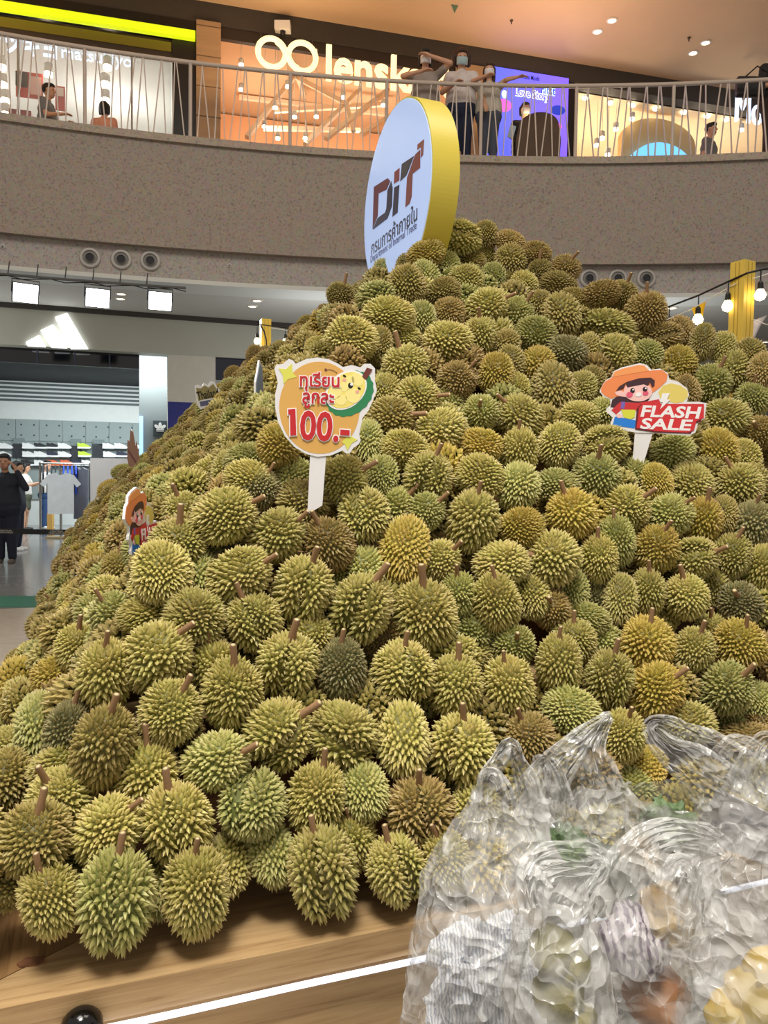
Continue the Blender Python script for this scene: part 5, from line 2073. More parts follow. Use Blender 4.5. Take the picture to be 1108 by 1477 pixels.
garment('t_shirt', 'plain white shirt hung facing out on the rack arm', 'shirt', rb + fr * 0.06 + ZZ * 1.38, sd, 0.52, 0.86, mat('cloth_white', (220, 222, 222), 0.85, var=0.04, bump=0.3, bscale=6))
garment('long_coat', 'long grey garment hung at the end of the rack', 'coat', rb - fr * 0.75 + sd * 0.42 + ZZ * 1.5, (sd * 0.5 + fr * 0.8).normalized(), 0.5, 1.15, mat('cloth_grey', (112, 114, 126), 0.85, var=0.06), False)
for i in range(9):
    c_ = (34, 40, 50) if i < 5 else (30, 70, 190)
    garment('hung_shirt', ('dark' if i < 5 else 'bright blue') + ' shirt hung sideways on the rack rail', 'shirt', rb - fr * 1.0 + sd * (-0.36 + i * 0.085) + ZZ * 1.53, fr, 0.42, 0.62, mat('cloth_%d' % c_[2], c_, 0.85), True, 'shirts on the rack rail', 0.03)
pb0 = at_y(133, 720, 15.6)
rr0, rr1 = at_y(131, 690, 15.6), at_y(196, 690, 15.6)
ztop = at_y(160, 661, 15.6).z
wp = tag(MB().box((0, -0.03, 0), ((rr1 - rr0).length, 0.03, ztop), Matrix.Translation((rr0.x, rr0.y, 0))).obj('partition_board', mat('board_white', (206, 200, 196), 0.6, var=0.02)), 'plain white partition board behind the heap slope', 'board')
tag(MB().box((0.0, 0, 0), (0.12, 0.12, 0.42), Matrix.Translation(on_z(68, 765, 0))).obj('carton', mat('carton_tan', (206, 160, 84), 0.7)), 'tan carton standing beside the rack foot', 'box')
bagc = P1.pt(P1.sz(134, 652, DB - 1.2)[0], DB - 1.2, P1.sz(134, 668, DB - 1.2)[1])

# ---- belt barrier
yb = 9.6
z_b = at_y(50, 767, yb).z
bl, br_ = at_y(-40, 767, yb), at_y(112, 766, yb)
bt = thing('belt_barrier', 'black retractable belt barrier printed with pale letters', 'barrier', (bl.x, bl.y, 0))
MB().box((0, -0.004, z_b - 0.032), ((br_ - bl).x, 0.004, z_b + 0.032), Matrix.Translation((bl.x, yb, 0))).obj('belt', BLACK, bt)
for q in (bl, br_):
    MB().tube([(q.x, yb, 0), (q.x, yb, z_b + 0.05)], 0.03, 10).obj('post', mat('post_dark', (40, 40, 42), 0.35), bt)
    MB().lathe([(0.17, 0), (0.17, 0.015), (0.05, 0.04), (0.03, 0.06)], (q.x, yb, 0), ZZ, 18).obj('base', mat('post_dark', (40, 40, 42), 0.35), bt)
for px in (8, 82):
    c = at_y(px, 764.8, yb)
    text('lettering', 'CENTRAL', mat('belt_print', (196, 190, 180), 0.6), bt, (c.x, yb - 0.0045, z_b + 0.010), (1, 0, 0), ZZ, 0.17, 0.018, 0, 0.001)
    text('lettering', 'NORTHVILLE', mat('belt_print', (196, 190, 180), 0.6), bt, (c.x, yb - 0.0045, z_b - 0.013), (1, 0, 0), ZZ, 0.19, 0.018, 0, 0.001)

# ================================================================== PEOPLE
SKIN = mat('skin', (206, 158, 128), 0.55, var=0.03, vscale=20)
SKIN2 = mat('skin_deep', (176, 128, 100), 0.55, var=0.03, vscale=20)
HAIR = mat('hair_black', (24, 20, 18), 0.5, bump=0.4, bscale=90, stretch=(1, 1, 0.2))
HAIRB = mat('hair_brown', (62, 38, 26), 0.5, bump=0.4, bscale=90, stretch=(1, 1, 0.2))
MASKM = mat('mask_blue', (170, 196, 204), 0.7)
MASKW = mat('mask_white', (226, 222, 222), 0.7)


def cloth(n, c):
    return mat('wear_' + n, c, 0.85, var=0.08, vscale=6, bump=0.25, bscale=9)


def person(label, foot, yaw, H=1.62, top=(200, 200, 200), low=(40, 44, 60), hair='short', hairm=None, mask=None, arms=None, head=(0, 0), shorts=False, sit=0.0, lean=0.0, skin=None, shoes=(230, 230, 230), longsleeve=False, group=None, tshirt_name=''):
    """arms: two (elbow, wrist) pairs in body space: x to the figure's right, y forward, z up (fractions of height)"""
    skin = skin or SKIN
    k = H
    foot = Vector(foot)
    root = thing('person', label, 'person', foot, group)
    M = Matrix.Translation(foot) @ Matrix.Rotation(yaw, 4, 'Z')

    def L(x, y, z):
        y2 = y + lean * max(0, z - 0.5)
        return M @ Vector((x * k, y2 * k, (z - sit) * k))
    hips, kneeZ = 0.50, 0.275
    arms = arms or (((-0.13, 0.0, 0.62), (-0.14, 0.05, 0.47)), ((0.13, 0.0, 0.62), (0.14, 0.05, 0.47)))
    b = MB()

    def cap(p, r0, q, r1):
        b.capsule(L(*p), r0 * k, L(*q), r1 * k, 10)
    cap((0, 0, 0.51), 0.085, (0, 0.0, 0.62), 0.072)
    cap((-0.035, 0, 0.52), 0.07, (0.035, 0, 0.52), 0.07)
    cap((-0.04, 0, 0.72), 0.07, (0.04, 0, 0.72), 0.07)
    cap((0, 0, 0.62), 0.075, (0, 0, 0.74), 0.07)
    cap((-0.095, 0, 0.79), 0.032, (0.095, 0, 0.79), 0.032)
    cap((0, 0.0, 0.8), 0.034, (0, 0.012, 0.88), 0.03)
    hd = Vector((0, 0.018, 0.925))
    Rh = Matrix.Rotation(head[0], 3, 'Z') @ Matrix.Rotation(head[1], 3, 'X')
    Rw = (M.to_3x3() @ Rh)

    def Hd(x, y, z):
        q = Rh @ Vector((x, y, z))
        return L(hd.x + q.x, hd.y + q.y, hd.z + q.z)
    b.ball(Hd(0, 0, 0.008), (0.047 * k, 0.058 * k, 0.064 * k), 16, 12, Rw)
    b.ball(Hd(0, 0.018, -0.035), (0.036 * k, 0.038 * k, 0.036 * k), 12, 8, Rw)
    b.capsule(Hd(0, 0.052, 0.006), 0.006 * k, Hd(0, 0.066, -0.012), 0.009 * k, 8)
    for s in (-1, 1):
        b.ball(Hd(0.048 * s, 0.0, 0.0), (0.008 * k, 0.014 * k, 0.02 * k), 8, 6, Rw)
        cap((0.052 * s, 0, 0.5), 0.062, (0.05 * s, 0.012 + sit * 0.9, kneeZ if not sit else 0.48), 0.037)
        cap((0.05 * s, 0.012 + sit * 0.9, kneeZ if not sit else 0.48), 0.036, (0.052 * s, sit * 0.9 - 0.01, 0.045 + sit), 0.022)
        cap((0.052 * s, sit * 0.9 - 0.015, 0.022 + sit), 0.02, (0.058 * s, sit * 0.9 + 0.075, 0.016 + sit), 0.016)
    for (el, wr), s in zip(arms, (-1, 1)):
        cap((0.105 * s, 0, 0.785), 0.032, el, 0.024)
        cap(el, 0.024, wr, 0.016)
        e_, w_ = Vector(el), Vector(wr)
        d = (w_ - e_).normalized()
        sidev = d.cross(Vector((0, 0, 1)) if abs(d.z) < 0.9 else Vector((0, 1, 0))).normalized()
        upv = sidev.cross(d)
        pm = w_ + d * 0.028
        for q in (-1, 0, 1):
            cap(tuple(w_ + sidev * 0.006 * q), 0.012, tuple(pm + sidev * 0.013 * q + d * 0.018), 0.0105)
        for q, ln in zip((-1.5, -0.5, 0.5, 1.5), (0.034, 0.042, 0.045, 0.038)):
            f0 = pm + d * 0.022 + sidev * 0.0105 * q
            f1 = f0 + d * ln * 0.55 - upv * 0.006
            f2 = f1 + d * ln * 0.4 - upv * 0.014
            cap(tuple(f0), 0.0062, tuple(f1), 0.0058)
            cap(tuple(f1), 0.0058, tuple(f2), 0.005)
        t0 = w_ + d * 0.014 + sidev * 0.014 * -s
        t1 = t0 + d * 0.022 + sidev * 0.016 * -s
        cap(tuple(t0), 0.008, tuple(t1), 0.0065)
        cap(tuple(t1), 0.0065, tuple(t1 + d * 0.018), 0.0055)
    link('body', remesh(b.mesh('body', skin), 0.0105 * k / 1.62, iters=2), root)
    # shirt
    b = MB()
    for xx in (-0.06, -0.03, 0, 0.03, 0.06):
        cap((xx, 0, 0.55), 0.080 if abs(xx) > 0.05 else 0.096, (xx * 0.8, 0, 0.64), 0.082)
    cap((-0.045, 0, 0.72), 0.079, (0.045, 0, 0.72), 0.079)
    cap((0, 0, 0.6), 0.086, (0, 0, 0.75), 0.078)
    cap((-0.1, 0, 0.788), 0.039, (0.1, 0, 0.788), 0.039)
    cap((0, 0, 0.8), 0.038, (0, 0.003, 0.825), 0.036)
    for (el, wr), s in zip(arms, (-1, 1)):
        e_ = Vector(el)
        sh_ = Vector((0.105 * s, 0, 0.785))
        cut = e_ if longsleeve else sh_.lerp(e_, 0.62)
        cap(tuple(sh_), 0.041, tuple(cut), 0.036 if not longsleeve else 0.032)
        if longsleeve:
            cap(el, 0.032, tuple(e_.lerp(Vector(wr), 0.9)), 0.025)
    link('shirt', remesh(b.mesh('shirt', cloth('%d_%d_%d' % tuple(top), top)), 0.014, iters=3), root)
    b = MB()
    cap((-0.045, 0, 0.5), 0.094, (0.045, 0, 0.5), 0.094)
    for s in (-1, 1):
        kn = (0.05 * s, 0.012 + sit * 0.9, kneeZ if not sit else 0.48)
        if shorts:
            kn2 = tuple(Vector((0.052 * s, 0, 0.5)).lerp(Vector(kn), 0.7))
            cap((0.05 * s, 0, 0.5), 0.074, kn2, 0.066)
        else:
            cap((0.052 * s, 0, 0.5), 0.071, kn, 0.05)
            cap(kn, 0.05, (0.052 * s, sit * 0.9 - 0.008, 0.06 + sit), 0.04)
    link('shorts' if shorts else 'trousers', remesh(b.mesh('trousers', cloth('%d_%d_%d' % tuple(low), low)), 0.014, iters=3), root)
    for s in (-1, 1):
        c = MB()
        c.capsule(L(0.052 * s, sit * 0.9 - 0.02, 0.022 + sit), 0.026 * k, L(0.058 * s, sit * 0.9 + 0.08, 0.016 + sit), 0.02 * k, 10)
        c.obj('shoe', cloth('shoe_%d' % shoes[0], shoes), root, True)
    # hair
    b = MB()
    hm = hairm or HAIR
    b.ball(Hd(0, -0.012, 0.022), (0.054 * k, 0.06 * k, 0.06 * k), 14, 10, Rw)
    b.ball(Hd(0, 0.02, 0.052), (0.046 * k, 0.04 * k, 0.026 * k), 12, 8, Rw)
    if hair in ('bob', 'long', 'curly'):
        dz = {'bob': -0.05, 'curly': -0.045, 'long': -0.12}[hair]
        wv = 1.35 if hair == 'curly' else 1.0
        for s in (-1, 1):
            b.capsule(Hd(0.046 * s * wv, -0.005, 0.02), 0.02 * k * wv, Hd(0.046 * s * wv, -0.008, dz), 0.017 * k * wv, 8)
        b.capsule(Hd(0, -0.035, 0.01), 0.042 * k * wv, Hd(0, -0.035, dz), 0.034 * k * wv, 10)
        if hair == 'curly':
            for q in range(14):
                w = q * 2 * PI / 14
                b.ball(Hd(0.056 * math.cos(w), -0.02, 0.03 + 0.05 * math.sin(w)), 0.02 * k, 8, 6)
    link('hair', remesh(b.mesh('hair', hm), 0.012, iters=1), root)
    for s in (-1, 1):
        MB().ball(Hd(0.019 * s, 0.053, 0.008), (0.0075 * k, 0.004 * k, 0.0045 * k), 8, 6, Rw).obj('eye', mat('eye_dark', (26, 20, 18), 0.2), root, True)
    if mask:
        mm = MB()
        n1, n2 = 9, 6
        vs, fs = [], []
        for i in range(n2):
            for j in range(n1):
                w = -1.15 + 2.3 * j / (n1 - 1)
                z = -0.058 + 0.062 * i / (n2 - 1)
                bl_ = 0.012 * math.cos(w) * math.sin(PI * (i + 0.5) / n2)
                vs.append(Hd(math.sin(w) * 0.05, 0.012 + math.cos(w) * 0.05 + bl_, z))
        for i in range(n2 - 1):
            for j in range(n1 - 1):
                fs.append((i * n1 + j, i * n1 + j + 1, (i + 1) * n1 + j + 1, (i + 1) * n1 + j))
        mm.add(vs, fs)
        mo = mm.obj('face_mask', mask, root, True)
        sm_ = mo.modifiers.new('thick', 'SOLIDIFY')
        sm_.thickness = 0.004
    else:
        MB().ball(Hd(0, 0.053, -0.036), (0.015 * k, 0.005 * k, 0.0045 * k), 10, 6, Rw).obj('mouth', mat('lips', (150, 80, 74), 0.5), root, True)
    return root, L, Hd


def arc_foot(px, back):
    p = on_arc(px, 200, BR + back)
    return Vector((p.x, p.y, Z2))


def to_cam(p):
    """yaw that makes a figure at p face the camera"""
    d = CAM - Vector(p)
    return math.atan2(-d.x, d.y)


def tall(p, px, py):
    d = ray(px, py)
    return CAMZ + math.hypot(p.x, p.y) / math.hypot(d.x, d.y) * d.z - Z2


def foot_from_head(px, py, H):
    d = ray(px, py)
    q = CAM + d * ((Z2 + H - CAMZ) / d.z)
    return Vector((q.x, q.y, Z2))


f = arc_foot(664, 0.50)
person('woman in white top and blue mask with dark wavy hair at the railing', f, to_cam(f), tall(f, 664, 73), (214, 206, 204), (34, 40, 64), 'curly', HAIRB, MASKM, (((-0.17, 0.05, 0.62), (-0.2, 0.12, 0.50)), ((0.16, 0.05, 0.63), (0.05, 0.17, 0.645))), (0.15, -0.3))
f = arc_foot(612, 0.42)
person('child in grey shirt leaning on the railing, arm over the face', f, to_cam(f), tall(f, 615, 77), (156, 146, 138), (46, 42, 52), 'bob', HAIR, MASKW, (((-0.22, 0.13, 0.83), (-0.03, 0.12, 0.90)), ((0.2, 0.14, 0.72), (0.02, 0.2, 0.735))), (0.1, -0.1), lean=0.1)
f = arc_foot(704, 0.42)
person('girl in pale printed shirt and white mask resting on the railing', f, to_cam(f), tall(f, 704, 95), (196, 190, 176), (78, 84, 98), 'long', HAIRB, MASKW, (((-0.17, 0.14, 0.78), (-0.28, 0.17, 0.785)), ((0.16, 0.1, 0.80), (0.02, 0.2, 0.80))), (0, -0.05), lean=0.06)
f = arc_foot(1117, 0.55)
person('dark dressed person with a black shoulder bag at the railing end', f, to_cam(f) + 0.5, tall(f, 1117, 62), (40, 36, 36), (62, 48, 40), 'bob', HAIR, None, (((-0.15, 0.0, 0.63), (-0.13, 0.1, 0.55)), ((0.15, 0.05, 0.62), (0.05, 0.14, 0.6))), (0.3, 0))
hb0 = on_arc(1083, 124, BR + 0.34)
hb_ = thing('shoulder_bag', 'black quilted shoulder bag hanging over the railing', 'bag', hb0 - ZZ * 0.2)
link('bag_body', remesh(MB().box((-0.22, -0.06, -0.16), (0.2, 0.06, 0.12), Matrix.Translation(hb0)).mesh('bag', mat('bag_black', (24, 22, 24), 0.5, bump=0.5, bscale=40)), 0.02, iters=4), hb_)
MB().tube([hb0 + Vector((-0.12, 0, 0.1)), hb0 + Vector((0.1, 0.02, 0.3)), hb0 + Vector((0.3, 0.04, 0.2)), hb0 + Vector((0.16, 0, 0.1))], 0.012, 6).obj('strap', BLACK, hb_)
p_ = foot_from_head(1024, 178, 1.66)
person('man in grey shirt walking behind the railing near the blue dome', p_, to_cam(p_) + 1.2, 1.66, (120, 118, 120), (40, 40, 46), 'short')
p_ = foot_from_head(150, 146, 1.6)
person('woman in pink top with tied dark hair before the white shop', p_, to_cam(p_) + PI - 0.4, 1.6, (214, 156, 132), (60, 50, 60), 'bob')
p_ = foot_from_head(68, 117, 1.7)
person('person in grey shirt holding a phone in the white shop', p_, to_cam(p_) + 1.2, 1.66, (120, 122, 126), (50, 50, 60), 'short', None, None, (((-0.14, 0.04, 0.64), (-0.1, 0.16, 0.66)), ((0.14, 0.04, 0.64), (0.06, 0.17, 0.68))))
p_ = foot_from_head(757, 150, 1.6)
person('person in black before the blue screen behind the brown chair', p_, to_cam(p_) + 0.3, 1.6, (22, 22, 28), (24, 24, 30), 'bob', None, MASKW, (((-0.17, 0.02, 0.64), (-0.1, 0.14, 0.66)), ((0.15, 0.04, 0.64), (0.1, 0.12, 0.56))), longsleeve=True)
c = at_y(738, 190, 12.75)
tag(MB().box((-0.05, -0.006, -0.1), (0.05, 0.006, 0.1), Matrix.Translation(c) @ Matrix.Rotation(0.25, 4, 'Y')).obj('paper_card', mat('card_pale', (196, 220, 240), 0.5)), 'pale blue card held before the blue screen', 'card')
# brown chair
c = on_arc(776, 224, BR + 0.9)
c.z = Z2
ch = thing('lounge_chair', 'tall rounded brown lounge chair behind the railing', 'chair', c)
yw = to_cam(c) + PI
Mc = Matrix.Translation(c) @ Matrix.Rotation(yw, 4, 'Z')
BRN = mat('chair_brown', (92, 72, 54), 0.7, var=0.06, vscale=5)
poly = [(-0.33, 0.12), (0.33, 0.12), (0.35, 0.5)] + [(0.31 * math.cos(w), 0.72 + 0.22 * math.sin(w)) for w in np.linspace(0, PI, 18)] + [(-0.35, 0.5)]
ex_ = Mc.to_3x3() @ Vector((1, 0, 0))
ey_ = Mc.to_3x3() @ Vector((0, 1, 0))
MB().prism(poly, c, ex_, ZZ, ey_, -0.3, -0.16).obj('backrest', BRN, ch)
MB().box((-0.33, -0.2, 0.3), (0.33, 0.36, 0.44), Mc).obj('seat', BRN, ch)
for sx in (-0.28, 0.28):
    for sy in (-0.2, 0.3):
        MB().tube([Mc @ Vector((sx, sy, 0)), Mc @ Vector((sx, sy, 0.3))], 0.02, 8).obj('leg', DARKTRIM, ch)

# ground floor people
f = on_z(9, 812, 0)
person('man in dark jacket raising a hand to his ear', f, to_cam(f) - 0.35, 1.69, (26, 30, 42), (22, 26, 42), 'short', None, None, (((-0.20, 0.06, 0.69), (-0.112, 0.04, 0.85)), ((0.17, 0.0, 0.64), (0.16, 0.08, 0.52))), (0.1, 0), skin=SKIN2, shoes=(96, 84, 74), longsleeve=True)
f = on_z(24, 794, 0)
person('person in dark trousers and white trainers behind the dark jacketed man', f, to_cam(f) + 1.2, 1.6, (60, 64, 74), (30, 34, 52), 'short', shoes=(232, 230, 230))
f = on_z(36, 757.5, 0)
f = f * (18.6 / f.y)
f.z = 0
person('woman in white shirt and olive shorts browsing at the clothes rack', f, to_cam(f) + 1.25, 1.62, (216, 212, 206), (84, 88, 70), 'bob', None, None, (((-0.15, 0.06, 0.66), (-0.08, 0.2, 0.70)), ((0.15, 0.06, 0.66), (0.08, 0.2, 0.70))), (0, -0.15), True, shoes=(60, 60, 60))
f2 = f + Vector((0.28, 0.55, 0))
person('person in white shirt and blue jeans behind the woman in shorts', f2, to_cam(f2) + 0.9, 1.68, (220, 216, 208), (52, 80, 124), 'short', None, None, (((-0.15, 0.06, 0.66), (-0.1, 0.2, 0.68)), ((0.16, 0.06, 0.66), (0.14, 0.2, 0.70))), shoes=(226, 226, 226))
# ================================================================== PLASTIC BAGS IN THE FOREGROUND
SC.cycles.transparent_max_bounces = 32
DECK = 0.40


def film(name, a0, a1, tint=(236, 236, 234)):
    m = mat(name, tint, 0.17, spec=0.9, coat=0.3)
    nt = m.node_tree
    b = nt.nodes['Principled BSDF']
    tc = nt.nodes.new('ShaderNodeTexCoord')
    n = nt.nodes.new('ShaderNodeTexNoise')
    n.inputs['Scale'].default_value = 7
    n.inputs['Detail'].default_value = 4
    n.inputs['Distortion'].default_value = 0.3
    mr = nt.nodes.new('ShaderNodeMapRange')
    mr.inputs[1].default_value, mr.inputs[2].default_value = 0.35, 0.7
    mr.inputs[3].default_value, mr.inputs[4].default_value = a0, a1
    nt.links.new(tc.outputs['Object'], n.inputs['Vector'])
    nt.links.new(n.outputs['Fac'], mr.inputs[0])
    n2 = nt.nodes.new('ShaderNodeTexVoronoi')
    n2.inputs['Scale'].default_value = 24
    wn = nt.nodes.new('ShaderNodeTexNoise')
    wn.inputs['Scale'].default_value = 10
    wa = nt.nodes.new('ShaderNodeVectorMath')
    wa.operation = 'MULTIPLY_ADD'
    wa.inputs[1].default_value = (0.17, 0.17, 0.17)
    nt.links.new(tc.outputs['Object'], wn.inputs['Vector'])
    nt.links.new(wn.outputs['Color'], wa.inputs[0])
    nt.links.new(tc.outputs['Object'], wa.inputs[2])
    bp = nt.nodes.new('ShaderNodeBump')
    bp.inputs['Strength'].default_value = 0.7
    bp.inputs['Distance'].default_value = 0.03
    nt.links.new(wa.outputs[0], n2.inputs['Vector'])
    # whitened creases where the film has been folded
    ve = nt.nodes.new('ShaderNodeTexVoronoi')
    ve.feature = 'DISTANCE_TO_EDGE'
    ve.inputs['Scale'].default_value = 10
    nt.links.new(wa.outputs[0], ve.inputs['Vector'])
    me_ = nt.nodes.new('ShaderNodeMapRange')
    me_.inputs[1].default_value, me_.inputs[2].default_value = 0.0, 0.045
    me_.inputs[3].default_value, me_.inputs[4].default_value = min(0.8, a1 + 0.07), 0.0
    nt.links.new(ve.outputs['Distance'], me_.inputs[0])
    mx = nt.nodes.new('ShaderNodeMath')
    mx.operation = 'MAXIMUM'
    nt.links.new(me_.outputs[0], mx.inputs[0])
    nt.links.new(mr.outputs[0], mx.inputs[1])
    nt.links.new(mx.outputs[0], b.inputs['Alpha'])
    nt.links.new(n2.outputs['Distance'], bp.inputs['Height'])
    nt.links.new(bp.outputs[0], b.inputs['Normal'])
    return m


FILM = film('bag_film', 0.15, 0.48)
FILM2 = film('bag_film_thick', 0.24, 0.6)


def ridge(p, o):
    v = 0.0
    a = 1.0
    for k, s in enumerate((7.0, 16.0, 36.0)):
        v += a * (1 - 2.4 * abs(noise.noise(p * s + o * (k + 1))))
        a *= 0.5
    return v


def sack(label, c, w, dp, ztop, seed, lean=(0, 0), neck=0.45, fold=0.016, group='knotted clear plastic bags on the cart', rot=0.0, film_m=None, cat='plastic bag'):
    base = Vector((c[0], c[1], DECK))
    t = thing('plastic_bag', label, cat, base, None)
    H = ztop - DECK
    o = Vector((seed * 3.1, seed * 1.7, seed * 0.9))
    NT, NA = 64, 120
    rx, ry = Vector((math.cos(rot), math.sin(rot), 0)), Vector((-math.sin(rot), math.cos(rot), 0))
    vs, fs = [], []
    for i in range(NT):
        q = i / (NT - 1)
        if q < 0.22:
            rad = 0.25 + 0.75 * math.sqrt(max(0, 1 - (1 - q / 0.22) ** 2))
        elif q < 0.62:
            rad = 1.0
        else:
            x = (q - 0.62) / 0.38
            rad = 1.0 - (1 - neck) * (x * x * (3 - 2 * x))
        for j in range(NA):
            w_ = 2 * PI * j / NA
            cx, sy = math.cos(w_), math.sin(w_)
            cx = math.copysign(abs(cx) ** 0.8, cx)
            sy = math.copysign(abs(sy) ** 0.8, sy)
            d = rx * cx + ry * sy
            g = 0.35 + 0.65 * min(1, q * 5)
            # gathers run up into the neck
            gather = 0.14 * max(0, q - 0.5) * math.sin(w_ * 9 + 3 * noise.noise(Vector((w_, q * 2, seed))))
            pt = base + rx * (cx * w / 2 * (rad + gather)) + ry * (sy * dp / 2 * (rad + gather)) + ZZ * (H * q)
            pt += Vector((lean[0], lean[1], 0)) * q * q
            pt += d * (fold * g * ridge(Vector((pt.x, pt.y, pt.z * 0.6)), o))
            if i == NT - 1:
                pt.z += 0.02 * noise.noise(Vector((w_ * 2, seed, 0)))
            pt.z = max(pt.z, DECK + 0.001)
            vs.append(pt)
    for i in range(NT - 1):
        for j in range(NA):
            fs.append((i * NA + j, i * NA + (j + 1) % NA, (i + 1) * NA + (j + 1) % NA, (i + 1) * NA + j))
    fs.append(tuple(range(NA - 1, -1, -1)))
    MB().add(vs, fs).obj('film', film_m or FILM, t, True)
    return t, base + Vector((lean[0], lean[1], H))


def handle(root, pts, widths, seed, m=None, folds=5):
    """a flattened, pleated loop of film along a path"""
    P_ = [Vector(p) for p in pts]
    n = 26
    # Catmull-Rom
    ext = [P_[0] * 2 - P_[1]] + P_ + [P_[-1] * 2 - P_[-2]]
    cw = [widths[0]] + list(widths) + [widths[-1]]
    path, wd = [], []
    for s in range(len(P_) - 1):
        a, b, c, d = ext[s:s + 4]
        for i in range(n // (len(P_) - 1) + 1):
            u = i / (n // (len(P_) - 1) + 1)
            path.append(0.5 * ((2 * b) + (c - a) * u + (2 * a - 5 * b + 4 * c - d) * u * u + (3 * b - a - 3 * c + d) * u ** 3))
            wd.append(cw[s + 1] * (1 - u) + cw[s + 2] * u)
    path.append(P_[-1])
    wd.append(widths[-1])
    K = folds * 2 + 1
    vs, fs = [], []
    for i, p in enumerate(path):
        t = (path[min(i + 1, len(path) - 1)] - path[max(i - 1, 0)]).normalized()
        f = (CAM - p).normalized()
        side = t.cross(f).normalized()
        nn = side.cross(t).normalized()
        for k in range(K):
            x = (k / (K - 1) - 0.5)
            z = (0.008 if k % 2 else -0.008) * (0.6 + 0.8 * noise.noise(Vector((i * 0.22, k * 0.7, seed)))) * min(1.5, wd[i] / 0.03)
            j = 0.006 * noise.noise(Vector((i * 0.3, k * 0.9 + 7, seed)))
            vs.append(p + side * (x * wd[i] + j) + nn * z)
    for i in range(len(path) - 1):
        for k in range(K - 1):
            fs.append((i * K + k, i * K + k + 1, (i + 1) * K + k + 1, (i + 1) * K + k))
    MB().add(vs, fs).obj('handle', m or FILM2, root, True)


def wad(name, label, cat, c, r, m, seed, amp=0.22, flat=True, sub=4, squash=(1, 1, 1)):
    """a crumpled lump"""
    bm = bmesh.new()
    bmesh.ops.create_icosphere(bm, subdivisions=sub, radius=1.0)
    o = Vector((seed * 2.3, seed * 5.1, seed))
    for v in bm.verts:
        d = v.co.normalized()
        f = 1 + amp * (noise.cell(d * 2.4 + o) - 0.5) * 0.7 + amp * (0.5 - abs(noise.noise(d * 3.2 + o))) + amp * 0.5 * noise.noise(d * 7 + o)
        v.co = Vector((d.x * squash[0], d.y * squash[1], d.z * squash[2])) * f * r
    me = bpy.data.meshes.new(name)
    bm.to_mesh(me)
    bm.free()
    me.materials.append(m)
    if not flat:
        smooth_mod(me)
    ob = link(name, me, None, Matrix.Translation(Vector(c)))
    return tag(ob, label, cat)


def printed(name, paper, ink, scale):
    m = mat(name, paper, 0.8)
    nt = m.node_tree
    b = nt.nodes['Principled BSDF']
    tc = nt.nodes.new('ShaderNodeTexCoord')
    wv = nt.nodes.new('ShaderNodeTexWave')
    wv.inputs['Scale'].default_value = scale
    wv.inputs['Distortion'].default_value = 5
    wv.inputs['Detail'].default_value = 3
    wv.inputs['Detail Scale'].default_value = 1.2
    r = nt.nodes.new('ShaderNodeValToRGB')
    r.color_ramp.elements[0].position, r.color_ramp.elements[0].color = 0.25, (*lin(ink), 1)
    r.color_ramp.elements[1].position, r.color_ramp.elements[1].color = 0.55, (*lin(paper), 1)
    nt.links.new(tc.outputs['Object'], wv.inputs[0])
    nt.links.new(wv.outputs['Fac'], r.inputs[0])
    nt.links.new(r.outputs[0], b.inputs['Base Color'])
    return m


NEWS = printed('newsprint', (226, 227, 230), (168, 176, 192), 60)
STRIPE = printed('striped_cloth', (206, 198, 206), (104, 82, 112), 24)
LEAFG = mat('leaf_green', (64, 86, 58), 0.55, rgb2=(42, 64, 46), vscale=14)
LEAFP = mat('leaf_pale', (112, 134, 90), 0.55, rgb2=(82, 104, 72), vscale=14)
OLIVE = mat('olive_fruit', (150, 140, 66), 0.6, rgb2=(96, 92, 40), vscale=12, bump=0.5, bscale=30)
PULP = mat('yellow_pulp', (226, 200, 84), 0.5, rgb2=(200, 162, 50), vscale=8)
TANP = mat('tan_paper', (212, 188, 140), 0.7, rgb2=(186, 150, 96), vscale=7)
ORNG = mat('orange_brown', (196, 132, 70), 0.6, rgb2=(160, 98, 48), vscale=8)
GREYP = mat('dark_wrap', (70, 74, 72), 0.5, rgb2=(40, 46, 42), vscale=9)

# the cart that carries them, below the picture
ct = thing('utility_cart', 'low flat cart carrying the filled plastic bags', 'cart', (0.42, 1.25, 0))
MB().box((0.11, 0.9, DECK - 0.03), (0.86, 1.54, DECK), None).obj('deck', mat('cart_grey', (92, 94, 96), 0.5), ct)
for x in (0.16, 0.8):
    for y in (0.96, 1.5):
        MB().tube([(x, y, 0.11), (x, y, DECK - 0.03)], 0.016, 8).obj('leg', STEEL, ct)
        MB().lathe([(0.0, -0.016), (0.05, -0.016), (0.055, 0), (0.05, 0.016), (0.0, 0.016)], (x, y, 0.055), (0, 1, 0), 16).obj('wheel', BLACK, ct, True)


def bz(px, py, y):
    return at_y(px, py, y).z


def bp_(px, py, y):
    return at_y(px, py, y)


